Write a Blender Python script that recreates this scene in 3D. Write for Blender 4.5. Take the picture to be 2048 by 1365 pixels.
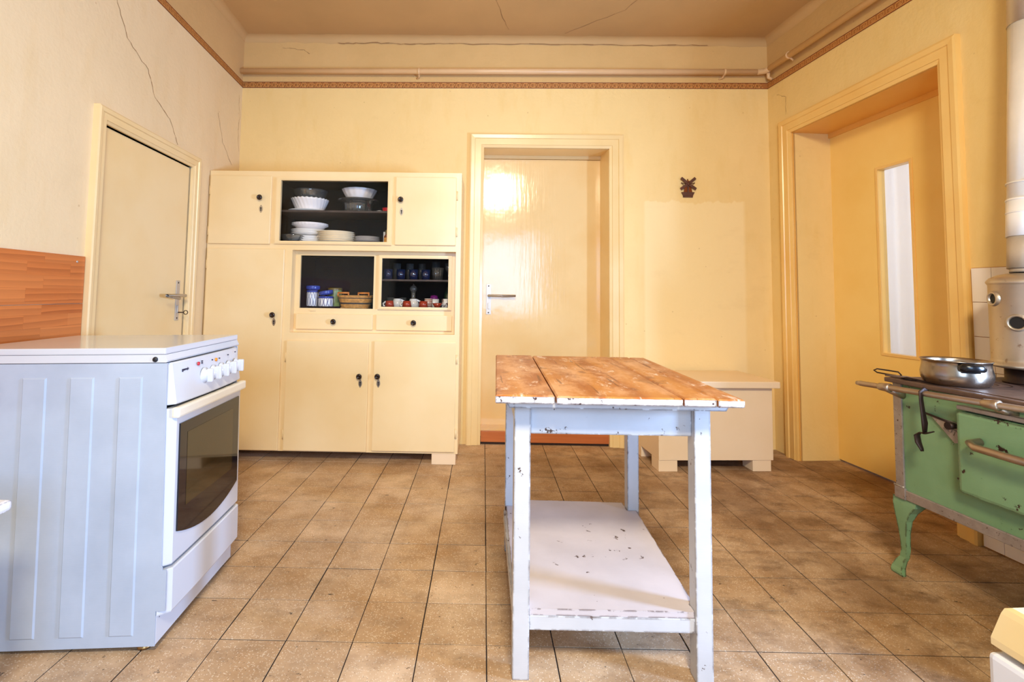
import bpy, bmesh, math, random
from mathutils import Vector, Matrix
random.seed(7)
for o_ in list(bpy.data.objects): bpy.data.objects.remove(o_)
SC = bpy.context.scene
COL = SC.collection
PI = math.pi
# ------------------------------------------------------------------ camera, world, lights, exposure
cam_d = bpy.data.cameras.new('camera'); cam = bpy.data.objects.new('camera', cam_d); COL.objects.link(cam)
R_ = Vector((0.99981, 0.01267, 0.01385)); U_ = Vector((-0.01335, -0.0617, 0.998)); F_ = Vector((-0.01352, 0.99801, 0.06151))
F_ = F_.normalized(); R_ = F_.cross(U_).normalized(); U_ = R_.cross(F_)
mw = Matrix(((R_.x, U_.x, -F_.x, 0), (R_.y, U_.y, -F_.y, 0), (R_.z, U_.z, -F_.z, 1.04), (0, 0, 0, 1)))
cam.matrix_world = mw
cam_d.sensor_width = 36; cam_d.lens = 1007.015 / 2048 * 36
cam_d.shift_x = (1024 - 954.78) / 2048; cam_d.shift_y = -(682.5 - 527.95) / 2048
cam_d.clip_start = 0.05
SC.camera = cam
SC.view_settings.view_transform = 'Standard'; SC.view_settings.look = 'None'
SC.view_settings.gamma = 1; SC.view_settings.use_curve_mapping = False
SC.view_settings.exposure = 0.0
world = bpy.data.worlds.new('sky'); SC.world = world; world.use_nodes = True
bgn = world.node_tree.nodes['Background']; bgn.inputs[0].default_value = (0.80, 0.88, 1.0, 1); bgn.inputs[1].default_value = 0.25
try:
    SC.cycles.max_bounces = 10; SC.cycles.diffuse_bounces = 6; SC.cycles.glossy_bounces = 4; SC.cycles.transparent_max_bounces = 12
    SC.cycles.sample_clamp_indirect = 6; SC.cycles.caustics_reflective = False; SC.cycles.caustics_refractive = False
except Exception: pass

def area(name, loc, target, sx, sy, power, col):
    l = bpy.data.lights.new(name, 'AREA'); l.shape = 'RECTANGLE'; l.size = sx; l.size_y = sy; l.energy = power; l.color = col
    o = bpy.data.objects.new(name, l); COL.objects.link(o); o.location = loc
    o.rotation_euler = (Vector(target) - Vector(loc)).to_track_quat('-Z', 'Y').to_euler(); return o
# daylight through the window in the right-hand wall, through the window behind the camera, and an unseen area light standing in for flash bounced off the ceiling
area('daylight_side_window', (2.40, 0.84, 0.99), (0.0, 1.45, 0.45), 0.26, 0.42, 116, (0.36, 0.58, 1.0))
area('daylight_rear_window', (0.2, -1.62, 1.42), (-0.2, 2.0, 0.75), 1.4, 1.3, 86, (0.42, 0.64, 1.0))
area('bounced_flash', (0.18, -0.80, 2.76), (0.5, 3.2, 0.1), 0.55, 0.40, 53, (1.0, 0.87, 0.62)).data.spread = math.radians(112)
area('daylight_next_room', (3.9, 2.9, 1.6), (2.6, 2.9, 1.3), 2.2, 2.2, 62, (0.86, 0.92, 1.0))

# ------------------------------------------------------------------ materials
def lin(c):
    return tuple(((v/255)/12.92 if v/255 <= .04045 else ((v/255+.055)/1.055)**2.4) for v in c) + (1,)
class NT:
    def __init__(s, name):
        s.m = bpy.data.materials.new(name); s.m.use_nodes = True; s.t = s.m.node_tree; s.b = s.t.nodes['Principled BSDF']
    def n(s, typ, **kw):
        x = s.t.nodes.new(typ)
        for k, v in kw.items(): setattr(x, k, v)
        return x
    def l(s, a, b): s.t.links.new(a, b)
    def coord(s, kind='Object', scale=(1,1,1), loc=(0,0,0)):
        tc = s.n('ShaderNodeTexCoord'); mp = s.n('ShaderNodeMapping'); mp.inputs['Scale'].default_value = scale; mp.inputs['Location'].default_value = loc
        s.l(tc.outputs[kind], mp.inputs[0]); return mp.outputs[0]
    def gpos(s, scale=(1,1,1)):
        g = s.n('ShaderNodeNewGeometry'); mp = s.n('ShaderNodeMapping'); mp.inputs['Scale'].default_value = scale
        s.l(g.outputs['Position'], mp.inputs[0]); return mp.outputs[0]
    def noise(s, vec, scale, detail=4, rough=.55):
        x = s.n('ShaderNodeTexNoise'); x.inputs['Scale'].default_value = scale; x.inputs['Detail'].default_value = detail; x.inputs['Roughness'].default_value = rough
        s.l(vec, x.inputs['Vector']); return x.outputs['Fac']
    def ramp(s, fac, a, b, smooth=False):
        x = s.n('ShaderNodeMapRange'); x.inputs['From Min'].default_value = a; x.inputs['From Max'].default_value = b
        if smooth: x.interpolation_type = 'SMOOTHSTEP'
        s.l(fac, x.inputs['Value']); return x.outputs['Result']
    def math(s, op, a, b=None):
        x = s.n('ShaderNodeMath', operation=op)
        for i, v in enumerate((a, b)):
            if v is None: continue
            if isinstance(v, (int, float)): x.inputs[i].default_value = v
            else: s.l(v, x.inputs[i])
        return x.outputs[0]
    def mix(s, fac, a, b, mode='MIX'):
        x = s.n('ShaderNodeMix', data_type='RGBA', blend_type=mode)
        for i, v in ((0, fac), (6, a), (7, b)):
            if isinstance(v, (int, float)): x.inputs[i].default_value = v
            elif isinstance(v, tuple): x.inputs[i].default_value = v
            else: s.l(v, x.inputs[i])
        return x.outputs[2]
    def bump(s, h, strength, dist=.01):
        x = s.n('ShaderNodeBump'); x.inputs['Strength'].default_value = strength; x.inputs['Distance'].default_value = dist
        s.l(h, x.inputs['Height']); s.l(x.outputs[0], s.b.inputs['Normal'])
    def out(s, col, rough, metal=0., spec=.5):
        if isinstance(col, tuple): s.b.inputs['Base Color'].default_value = col
        else: s.l(col, s.b.inputs['Base Color'])
        if isinstance(rough, (int, float)): s.b.inputs['Roughness'].default_value = rough
        else: s.l(rough, s.b.inputs['Roughness'])
        s.b.inputs['Metallic'].default_value = metal
        try: s.b.inputs['Specular IOR Level'].default_value = spec
        except Exception: pass
        return s.m
    def edge(s, r=.004):
        bv = s.n('ShaderNodeBevel', samples=4); bv.inputs['Radius'].default_value = r
        g = s.n('ShaderNodeNewGeometry'); d = s.n('ShaderNodeVectorMath', operation='DOT_PRODUCT')
        s.l(bv.outputs[0], d.inputs[0]); s.l(g.outputs['Normal'], d.inputs[1])
        return s.math('SUBTRACT', 1.0, d.outputs['Value'])

def flat(name, c, rough=.5, metal=0., var=.06, sc=8., bump=0., spec=.5):
    t = NT(name); v = t.coord(); n = t.noise(v, sc)
    c1 = lin(c); c0 = tuple(x*(1-var*1.6) for x in c1[:3]) + (1,); c2 = tuple(min(1, x*(1+var)) for x in c1[:3]) + (1,)
    col = t.mix(t.ramp(n, .3, .7), c0, c2)
    if bump: t.bump(t.noise(v, sc*12), bump, .002)
    return t.out(col, rough, metal, spec)

def wall_mat(name, dado, frieze, zb, patch=False, grime=.5):
    t = NT(name); p = t.gpos(); sep = t.n('ShaderNodeSeparateXYZ'); t.l(p, sep.inputs[0])
    big = t.noise(p, 1.3, 6, .6); mid = t.noise(t.gpos((5, 5, 1.4)), 2.2, 5, .6)
    c = t.mix(t.ramp(big, .35, .68), lin(dado), lin(tuple(min(255, x+8) for x in dado)))
    c = t.mix(t.math('MULTIPLY', t.ramp(mid, .52, .75), .28), c, lin((dado[0]-6, dado[1]-14, dado[2]-30)))
    if patch:   # lighter oil-painted square on the wall with runs at its top edge
        nz = t.noise(t.gpos((14, 1, 2)), 1.0, 2)
        zt = t.math('ADD', t.math('MULTIPLY', nz, .10), 1.675)
        a = t.ramp(t.math('SUBTRACT', zt, sep.outputs['Z']), -.004, .006)
        b = t.ramp(sep.outputs['X'], 1.125, 1.15, True); d = t.ramp(sep.outputs['X'], 1.86, 1.83, True)
        m = t.math('MULTIPLY', t.math('MULTIPLY', a, b), d)
        c = t.mix(t.math('MULTIPLY', m, .8), c, lin((244, 220, 166)))
    up = t.ramp(sep.outputs['Z'], zb-.004, zb+.004)
    f = t.mix(t.ramp(big, .35, .7), lin(frieze), lin(tuple(x-12 for x in frieze)))
    c = t.mix(up, c, f)
    sp = t.n('ShaderNodeTexVoronoi'); sp.inputs['Scale'].default_value = 9; t.l(p, sp.inputs['Vector'])
    spots = t.math('MULTIPLY', t.ramp(sp.outputs['Distance'], .055, .03), .35)
    c = t.mix(spots, c, lin((170, 130, 80)))
    dirt = t.ramp(t.noise(t.gpos((1.1, 1.1, 2.2)), 2.4, 8, .7), .58, .8)
    c = t.mix(t.math('MULTIPLY', dirt, grime*.5), c, lin((168, 128, 78)))
    t.bump(t.math('ADD', t.noise(p, 55, 3), t.math('MULTIPLY', t.noise(p, 7, 3), 2.2)), .35, .004)
    return t.out(c, .55, 0, .35)

def paint(name, c, c2, rough, bumpv=.12, streak=True):
    """gloss enamel brushed on: slight brush relief and yellowed patches"""
    t = NT(name); p = t.gpos(); st = t.gpos((40, 40, 3)) if streak else t.gpos((20, 20, 20))
    n = t.noise(p, 2.6, 5); col = t.mix(t.ramp(n, .38, .66), lin(c), lin(c2))
    w = t.noise(t.gpos((1, 1, 1)), 24, 6, .7)
    col = t.mix(t.math('MULTIPLY', t.ramp(w, .70, .80), .25), col, lin((c[0]-55, c[1]-75, c[2]-90)))
    h = t.math('ADD', t.noise(st, 1.0, 4), t.math('MULTIPLY', t.noise(p, 5, 3), 2.0))
    t.bump(h, bumpv, .004)
    return t.out(col, t.ramp(t.noise(p, 9, 3), .2, .8) if False else rough, 0, .5)

def chipped(name, c, under, amount=.5, scale=60, rough=.4, edge_r=.006, face=.70, edged=True):
    """old paint flaked off, mostly along edges, dark wood or iron below"""
    t = NT(name); v = t.coord(); n = t.noise(v, scale, 5, .65); lo = t.noise(v, scale*.13, 3)
    thr = face
    k = t.math('ADD', n, t.math('MULTIPLY', t.math('SUBTRACT', lo, .5), .35))
    if edged: k = t.math('ADD', k, t.math('MULTIPLY', t.ramp(t.edge(edge_r), .004, .12), amount*.45))
    m = t.ramp(k, thr, thr+.03)
    tone = t.noise(v, 5, 5)
    base = t.mix(t.ramp(tone, .35, .7), lin(c), lin(tuple(max(0, x-14) for x in c)))
    col = t.mix(m, base, t.mix(t.noise(v, 30), lin(under), lin(tuple(int(x*.6) for x in under))))
    t.bump(t.math('SUBTRACT', t.math('MULTIPLY', t.noise(t.coord(scale=(6, 6, 50)), 6, 3), .25), m), .35, .002)
    return t.out(col, rough, 0, .5)

def wood(name, ca, cb, axis='Y', scale=1., rough=.45, worn=True, knots=True):
    t = NT(name); s = {'X': (.55, 9, 9), 'Y': (9, .55, 9), 'Z': (9, 9, .55)}[axis]
    v = t.coord(scale=tuple(x*scale for x in s))
    oi = t.n('ShaderNodeObjectInfo'); add = t.n('ShaderNodeVectorMath', operation='ADD'); cmb = t.n('ShaderNodeCombineXYZ')
    for i in range(3): t.l(t.math('MULTIPLY', oi.outputs['Random'], 17.3+i*5), cmb.inputs[i])
    t.l(v, add.inputs[0]); t.l(cmb.outputs[0], add.inputs[1]); vv = add.outputs[0]
    n0 = t.noise(vv, 1.2, 3); wv = t.n('ShaderNodeTexWave', wave_type='RINGS', rings_direction={'X': 'X', 'Y': 'Y', 'Z': 'Z'}[axis])
    wv.inputs['Scale'].default_value = 1.1; wv.inputs['Distortion'].default_value = 7; wv.inputs['Detail'].default_value = 3; t.l(vv, wv.inputs['Vector'])
    fine = t.noise(vv, 9, 4)
    f = t.math('ADD', t.math('MULTIPLY', wv.outputs['Fac'], .55), t.math('MULTIPLY', fine, .5))
    col = t.mix(t.ramp(f, .25, .9), lin(ca), lin(cb))
    if worn:
        q = t.coord(); pw = t.ramp(t.noise(t.coord(scale=(1.6, .8, 1)), 5.5, 8, .74), .45, .63)
        col = t.mix(t.math('MULTIPLY', pw, .62), col, lin((226, 178, 136)))
        wh = t.ramp(t.noise(t.coord(scale=(2.2, .8, 1)), 10, 8, .76), .565, .63); col = t.mix(t.math('MULTIPLY', wh, .6), col, lin((240, 222, 206)))
        dk = t.ramp(t.noise(q, 9, 7, .76), .55, .66); col = t.mix(t.math('MULTIPLY', dk, .6), col, lin((112, 60, 26)))
        sc = t.ramp(t.noise(t.coord(scale=(60, 3.0, 1)), 1.0, 3), .645, .68); col = t.mix(t.math('MULTIPLY', sc, .6), col, lin((92, 48, 22)))
    if knots:
        kn = t.n('ShaderNodeTexVoronoi'); kn.inputs['Scale'].default_value = 1.0; t.l(t.coord(scale=(9, 4.5, 1)), kn.inputs['Vector'])
        km = t.math('MULTIPLY', t.ramp(kn.outputs['Distance'], .17, .07), .8)
        sel = t.ramp(t.n('ShaderNodeSeparateColor').outputs[0], 0, 1)
        col = t.mix(km, col, lin((120, 62, 34)))
    t.bump(f, .2, .002)
    return t.out(col, rough, 0, .45)

def metal(name, c, rough=.3, m=1., var=.2, sc=14, spots=None):
    t = NT(name); v = t.coord(); n = t.noise(v, sc, 6, .65)
    c1 = lin(c); col = t.mix(t.ramp(n, .3, .72), tuple(x*(1-var) for x in c1[:3]) + (1,), c1)
    if spots: col = t.mix(t.ramp(t.noise(v, sc*3.3, 5, .7), .60, .68), col, lin(spots))
    return t.out(col, t.math('ADD', rough-.08, t.math('MULTIPLY', n, .18)), m)

def glassy(name, tint=(1, 1, 1, 1), refl=.9, base=.04, body=0., bodycol=(.8, .85, .9, 1)):
    """clear thin glass: see-through with a fresnel reflection (and a little body so rims read)"""
    m = bpy.data.materials.new(name); m.use_nodes = True; t = m.node_tree; t.nodes.clear()
    o = t.nodes.new('ShaderNodeOutputMaterial'); tr = t.nodes.new('ShaderNodeBsdfTransparent'); tr.inputs[0].default_value = tint
    gl = t.nodes.new('ShaderNodeBsdfGlossy'); gl.inputs['Roughness'].default_value = .03
    lw = t.nodes.new('ShaderNodeLayerWeight'); lw.inputs[0].default_value = .35
    mr = t.nodes.new('ShaderNodeMapRange'); mr.inputs['To Min'].default_value = base; mr.inputs['To Max'].default_value = refl
    t.links.new(lw.outputs['Fresnel'], mr.inputs['Value'])
    mx = t.nodes.new('ShaderNodeMixShader'); t.links.new(mr.outputs[0], mx.inputs[0]); t.links.new(tr.outputs[0], mx.inputs[1]); t.links.new(gl.outputs[0], mx.inputs[2])
    last = mx
    if body:
        df = t.nodes.new('ShaderNodeBsdfDiffuse'); df.inputs[0].default_value = bodycol
        m2 = t.nodes.new('ShaderNodeMixShader'); m2.inputs[0].default_value = body
        t.links.new(mx.outputs[0], m2.inputs[1]); t.links.new(df.outputs[0], m2.inputs[2]); last = m2
    t.links.new(last.outputs[0], o.inputs[0]); return m

def terrazzo(name):
    t = NT(name); p = t.gpos(); oi = t.n('ShaderNodeObjectInfo')
    vor = t.n('ShaderNodeTexVoronoi'); vor.inputs['Scale'].default_value = 210; t.l(p, vor.inputs['Vector'])
    sc = t.n('ShaderNodeSeparateColor'); t.l(vor.outputs['Color'], sc.inputs[0])
    chip = t.math('MULTIPLY', t.ramp(sc.outputs[0], .62, .66), t.ramp(vor.outputs['Distance'], .42, .30))
    dark = t.math('MULTIPLY', t.ramp(sc.outputs[1], .86, .90), t.ramp(vor.outputs['Distance'], .36, .26))
    base = t.mix(oi.outputs['Random'], lin((196, 166, 132)), lin((220, 190, 156)))
    base = t.mix(t.ramp(t.noise(p, 3.2, 6, .6), .35, .68), base, lin((174, 136, 94)))
    col = t.mix(t.math('MULTIPLY', chip, .75), base, lin((240, 224, 200)))
    col = t.mix(t.math('MULTIPLY', dark, .7), col, lin((92, 66, 48)))
    sep = t.n('ShaderNodeSeparateXYZ'); t.l(p, sep.inputs[0])
    right = t.ramp(sep.outputs['X'], -.2, 1.6, True)                       # dirt blotches and a brown tint grow toward the right
    near = t.ramp(sep.outputs['Y'], 2.6, 1.3, True)
    dirt_gain = t.math('ADD', t.math('MULTIPLY', right, .55), t.math('MULTIPLY', near, .04))
    big = t.ramp(t.noise(t.gpos((1.5, 1.0, 1)), 1.7, 8, .68), .43, .60)
    mid = t.ramp(t.noise(t.gpos((1.0, 1.6, 1)), 6.5, 8, .72), .48, .64)
    col = t.mix(t.math('MULTIPLY', big, t.math('ADD', .22, t.math('MULTIPLY', dirt_gain, .75))), col, lin((104, 68, 36)))
    col = t.mix(t.math('MULTIPLY', mid, t.math('ADD', .22, t.math('MULTIPLY', dirt_gain, .7))), col, lin((74, 50, 32)))
    col = t.mix(t.math('MULTIPLY', right, .30), col, lin((112, 74, 40)))
    sp = t.ramp(t.noise(t.gpos((1.0, 1.7, 1)), 22, 5, .7), .655, .68)
    col = t.mix(t.math('MULTIPLY', sp, .85), col, lin((46, 34, 28)))
    t.bump(t.noise(p, 60, 4), .12, .002)
    return t.out(col, t.ramp(t.noise(p, 4, 4), -1.0, 1.6), 0, .45)

M = {}
M['wall_back'] = wall_mat('wall_back_paint', (234, 204, 141), (218, 182, 124), 2.57, True, .22)
M['wall_left'] = wall_mat('wall_left_paint', (230, 208, 168), (214, 180, 128), 2.565, False, .2)  # paler than the back wall: cool daylight put into its colour
M['wall_right'] = wall_mat('wall_right_paint', (232, 202, 136), (206, 170, 114), 2.575, False, .4)
M['front'] = flat('wall_front_paint', (128, 126, 124), .7)
M['ceiling'] = flat('ceiling_paint', (202, 166, 114), .7, 0, .06, 1.5, .3)
M['frame'] = paint('frame_enamel', (236, 208, 152), (232, 200, 140), .26, .10)
M['door'] = paint('door_enamel', (230, 200, 146), (226, 192, 134), .12, .22)
M['door_orange'] = paint('door_enamel_warmlit', (248, 212, 128), (244, 204, 116), .32, .08)  # oranger than the centre door: low warm light put into the colour
M['reveal_orange'] = paint('reveal_enamel', (236, 182, 96), (230, 172, 84), .3, .06)  # deeper tone carries the orange light reflected onto the jamb
M['frame_orange'] = paint('frame_enamel_deep', (240, 200, 124), (236, 190, 110), .26, .08)
M['door_left'] = paint('door_left_enamel', (238, 214, 166), (234, 206, 152), .3, .06)
M['cab'] = paint('cupboard_enamel', (238, 213, 166), (234, 206, 154), .28, .08)
M['chest'] = paint('chest_enamel', (238, 214, 182), (234, 208, 172), .36, .06)
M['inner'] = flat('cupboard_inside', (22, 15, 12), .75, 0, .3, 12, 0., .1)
M['innershelf'] = flat('cupboard_shelf', (62, 47, 40), .6, 0, .3, 20)
M['knob'] = flat('knob_bakelite', (38, 22, 18), .18, 0, .2, 30)
M['nickel'] = metal('nickel', (190, 176, 160), .3)
M['black'] = flat('dark_hole', (12, 10, 10), .6)
M['steel'] = metal('door_steel', (200, 192, 184), .42, .55, .12, 30)
M['tile'] = terrazzo('terrazzo_tile')
M['grout'] = flat('floor_grout', (38, 27, 22), .9)
M['tablepaint'] = chipped('table_white_paint', (198, 198, 200), (96, 70, 56), .5, 26, .42, .009, .655)
M['tabletop'] = wood('table_pine', (190, 124, 58), (158, 88, 36), 'Y', .55, .42)
M['tabledge'] = chipped('table_edge_paint', (226, 224, 226), (90, 56, 44), .42, 36, .45, .009, .625)
M['shelfpaint'] = chipped('shelf_white_paint', (200, 190, 190), (92, 66, 58), .5, 22, .5, .008, .69)
M['white'] = flat('cooker_enamel', (206, 210, 218), .16, 0, .02, 3)
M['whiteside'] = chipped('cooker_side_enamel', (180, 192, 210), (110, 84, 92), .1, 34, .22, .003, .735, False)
M['cream_plastic'] = flat('handle_plastic', (238, 232, 214), .3, 0, .03)
M['blackglass'] = flat('oven_glass', (20, 18, 26), .05, 0, .1)
M['ovenview'] = flat('oven_window', (58, 46, 26), .05, 0, .15, 4)
M['gap'] = flat('shadow_gap', (24, 24, 30), .5)
M['ink'] = flat('printed_ink', (48, 46, 70), .5)
M['redlamp'] = flat('red_lamp', (190, 40, 56), .25); M['orangelamp'] = flat('orange_lamp', (232, 140, 30), .25)
M['brass'] = metal('brass_foot', (170, 130, 80), .35)
M['green'] = chipped('range_green_enamel', (120, 152, 110), (62, 40, 32), .45, 20, .26, .010, .64)
M['rangetrim'] = metal('range_trim', (176, 164, 154), .42, .6, .3, 24, (84, 58, 46))
M['iron'] = metal('cast_iron_plate', (112, 86, 72), .42, .35, .4, 20)
M['darkiron'] = metal('dark_iron', (62, 46, 40), .5, .7, .3, 30)
M['rail'] = metal('range_rail', (184, 164, 144), .34, .9, .15, 20)
M['pot'] = metal('pot_steel', (176, 160, 142), .24, 1., .4, 7)
M['bakelite'] = flat('pot_handle', (16, 16, 18), .22)
M['alu'] = metal('boiler_paint', (202, 186, 164), .34, .75, .16, 9, (150, 124, 98))
M['pipewhite'] = chipped('flue_enamel', (236, 226, 212), (190, 160, 128), .1, 14, .12, .004, .70, False)
M['pipeband'] = flat('flue_white_band', (244, 240, 236), .2, 0, .02)
M['pipegrey'] = flat('flue_grey', (196, 180, 160), .5, .2, .12, 9)
M['wtile'] = flat('white_wall_tile', (240, 230, 222), .14, 0, .03, 3)
M['wpipe'] = paint('pipe_paint', (226, 190, 146), (216, 180, 134), .35, .05)
M['border'] = flat('border_brown', (166, 104, 48), .6, 0, .06, 6); M['borderline'] = flat('border_red_line', (116, 52, 26), .6); M['key'] = flat('border_gold', (204, 146, 80), .6)
M['kick'] = wood('kick_wood', (198, 116, 62), (172, 92, 46), 'X', .8, .4, False, False)
M['crack'] = flat('crack_dark', (150, 114, 74), .9)
M['copper'] = metal('mill_copper', (150, 80, 36), .35, .6, .5, 60); M['millwood'] = flat('mill_dark', (88, 48, 30), .6, 0, .2, 40)
M['curtain'] = None
M['laminate'] = None
t = NT('curtain_cloth'); t.out((.92, .9, .93, 1), .9); t.b.inputs['Transmission Weight'].default_value = 0
tl = t.n('ShaderNodeBsdfTranslucent'); tl.inputs[0].default_value = (.95, .93, .96, 1); mx = t.n('ShaderNodeMixShader'); mx.inputs[0].default_value = .5
outn = [n for n in t.t.nodes if n.type == 'OUTPUT_MATERIAL'][0]; t.l(t.b.outputs[0], mx.inputs[1]); t.l(tl.outputs[0], mx.inputs[2]); t.l(mx.outputs[0], outn.inputs[0]); M['curtain'] = t.m
M['glass'] = glassy('window_glass', (1, 1, 1, 1), .30, .0)
M['glassware'] = glassy('clear_glassware', (.86, .88, .88, 1), .9, .10, .05, (.75, .75, .72, 1))
M['blueglass'] = glassy('blue_glassware', (.30, .36, .62, 1), .9, .10, .12, (.05, .09, .30, 1))
M['porcelain'] = flat('white_porcelain', (238, 234, 230), .14, 0, .02)
M['whitedish'] = flat('opal_dish', (244, 238, 238), .18, 0, .02)
M['creamdish'] = flat('cream_dish', (236, 220, 190), .2, 0, .03)
M['greydish'] = flat('grey_dish', (190, 184, 182), .2, 0, .03)
M['darkdish'] = flat('dark_dish', (70, 64, 64), .2, 0, .05)
M['red'] = flat('red_plastic', (206, 26, 34), .3); M['browncup'] = flat('brown_cup', (160, 58, 36), .25, 0, .08)
M['bluelid'] = flat('blue_lid', (52, 74, 168), .25, 0, .1); M['tin'] = flat('green_tin', (132, 152, 92), .35, 0, .35, 22)
M['wicker'] = flat('wicker', (204, 152, 82), .6, 0, .2, 60); M['wickerdark'] = flat('wicker_dark', (70, 62, 58), .6)
M['bamboo'] = flat('bamboo', (206, 128, 52), .35, 0, .15, 40)
M['purple'] = flat('purple_lid', (110, 30, 110), .3); M['greenglass'] = glassy('green_glass', (.4, .6, .4, 1), .8, .1, .15, (.1, .25, .12, 1))
M['pepper'] = glassy('pepper_mill_glass', (.6, .56, .5, 1), .8, .10, .35, (.30, .27, .22, 1))
M['card'] = flat('white_card', (226, 220, 212), .6); M['jarcontent'] = flat('amber_jar', (150, 74, 30), .25, 0, .4, 60); M['jarlid'] = flat('olive_lid', (110, 96, 44), .35); M['label'] = flat('orange_label', (236, 160, 70), .5, 0, .3, 70)
M['brownglass'] = glassy('brown_glass', (.35, .22, .12, 1), .8, .1, .25, (.12, .06, .03, 1))
M['tray'] = flat('black_tray', (20, 20, 24), .12)
M['appl_cream'] = flat('cream_enamel', (236, 208, 150), .16, 0, .02, 4); M['appl_white'] = flat('appliance_white', (226, 226, 230), .3, 0, .02); M['appl_top'] = flat('appliance_top', (232, 226, 212), .3)
M['stool'] = chipped('stool_white_paint', (236, 236, 240), (84, 70, 92), .7, 60, .45, .006, .70)

def laminate():
    t = NT('laminate_parquet'); v = t.coord(scale=(1, 1, 1))
    br = t.n('ShaderNodeTexBrick'); br.offset = .37; br.inputs['Scale'].default_value = 1; br.inputs['Mortar Size'].default_value = .0004
    br.inputs['Brick Width'].default_value = .21; br.inputs['Row Height'].default_value = .049; br.inputs['Color1'].default_value = (0, 0, 0, 1); br.inputs['Color2'].default_value = (1, 1, 1, 1); br.inputs['Mortar'].default_value = (0, 0, 0, 1)
    br.inputs['Bias'].default_value = 0
    sx = t.n('ShaderNodeSeparateXYZ'); t.l(v, sx.inputs[0]); cb = t.n('ShaderNodeCombineXYZ'); t.l(sx.outputs['Y'], cb.inputs[0]); t.l(sx.outputs['Z'], cb.inputs[1])
    t.l(cb.outputs[0], br.inputs['Vector'])
    sc = t.n('ShaderNodeSeparateColor'); t.l(br.outputs['Color'], sc.inputs[0])
    off = t.n('ShaderNodeCombineXYZ'); t.l(t.math('MULTIPLY', sc.outputs[0], 31.), off.inputs[0]); t.l(t.math('MULTIPLY', sc.outputs[0], 13.), off.inputs[1])
    mp = t.n('ShaderNodeMapping'); mp.inputs['Scale'].default_value = (5, 22, 1); t.l(cb.outputs[0], mp.inputs[0])
    ad = t.n('ShaderNodeVectorMath', operation='ADD'); t.l(mp.outputs[0], ad.inputs[0]); t.l(off.outputs[0], ad.inputs[1])
    wv = t.n('ShaderNodeTexWave', wave_type='BANDS', bands_direction='Y', wave_profile='SAW'); wv.inputs['Scale'].default_value = .9; wv.inputs['Distortion'].default_value = 5.5; wv.inputs['Detail'].default_value = 1.5; wv.inputs['Detail Scale'].default_value = .6
    mp2 = t.n('ShaderNodeMapping'); mp2.inputs['Scale'].default_value = (2.2, 13, 1); t.l(cb.outputs[0], mp2.inputs[0]); ad2 = t.n('ShaderNodeVectorMath', operation='ADD'); t.l(mp2.outputs[0], ad2.inputs[0]); t.l(off.outputs[0], ad2.inputs[1]); t.l(ad2.outputs[0], wv.inputs['Vector'])
    mp3 = t.n('ShaderNodeMapping'); mp3.inputs['Scale'].default_value = (10, 300, 1); t.l(cb.outputs[0], mp3.inputs[0])
    f = t.math('ADD', t.math('MULTIPLY', wv.outputs['Fac'], .55), t.math('MULTIPLY', t.noise(mp3.outputs[0], 1.0, 3), .45))
    col = t.mix(t.ramp(f, .2, .95), lin((206, 118, 58)), lin((150, 72, 34)))
    col = t.mix(t.math('MULTIPLY', sc.outputs[0], .6), col, lin((216, 136, 76)))
    return t.out(col, .35, 0, .4)
M['laminate'] = laminate()
def canister_mat():
    t = NT('blue_white_canister'); v = t.coord(); s = t.n('ShaderNodeSeparateXYZ'); t.l(v, s.inputs[0])
    a = t.math('ARCTAN2', s.outputs['Y'], s.outputs['X']); u = t.math('ABSOLUTE', t.math('SUBTRACT', t.math('FRACT', t.math('MULTIPLY', a, 12/(2*PI))), .5))
    zz = t.math('FRACT', t.math('MULTIPLY', s.outputs['Z'], 14.))
    k = t.math('ABSOLUTE', t.math('SUBTRACT', u, t.math('MULTIPLY', t.math('SINE', t.math('MULTIPLY', zz, PI)), .42)))
    col = t.mix(t.ramp(k, .10, .05), lin((236, 236, 240)), lin((60, 72, 130)))
    return t.out(col, .2)
M['canister'] = canister_mat()
def striped(name, a, b, n):
    t = NT(name); v = t.coord(); s = t.n('ShaderNodeSeparateXYZ'); t.l(v, s.inputs[0])
    k = t.math('FRACT', t.math('MULTIPLY', s.outputs['Z'], n)); return t.out(t.mix(t.ramp(k, .45, .5), lin(a), lin(b)), .25)
M['stripecup'] = striped('striped_cup', (238, 226, 214), (140, 58, 38), 95.)
M['patmug'] = chipped('patterned_mug', (236, 230, 224), (104, 56, 44), .0, 60, .25, .004, .52, False)

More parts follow.
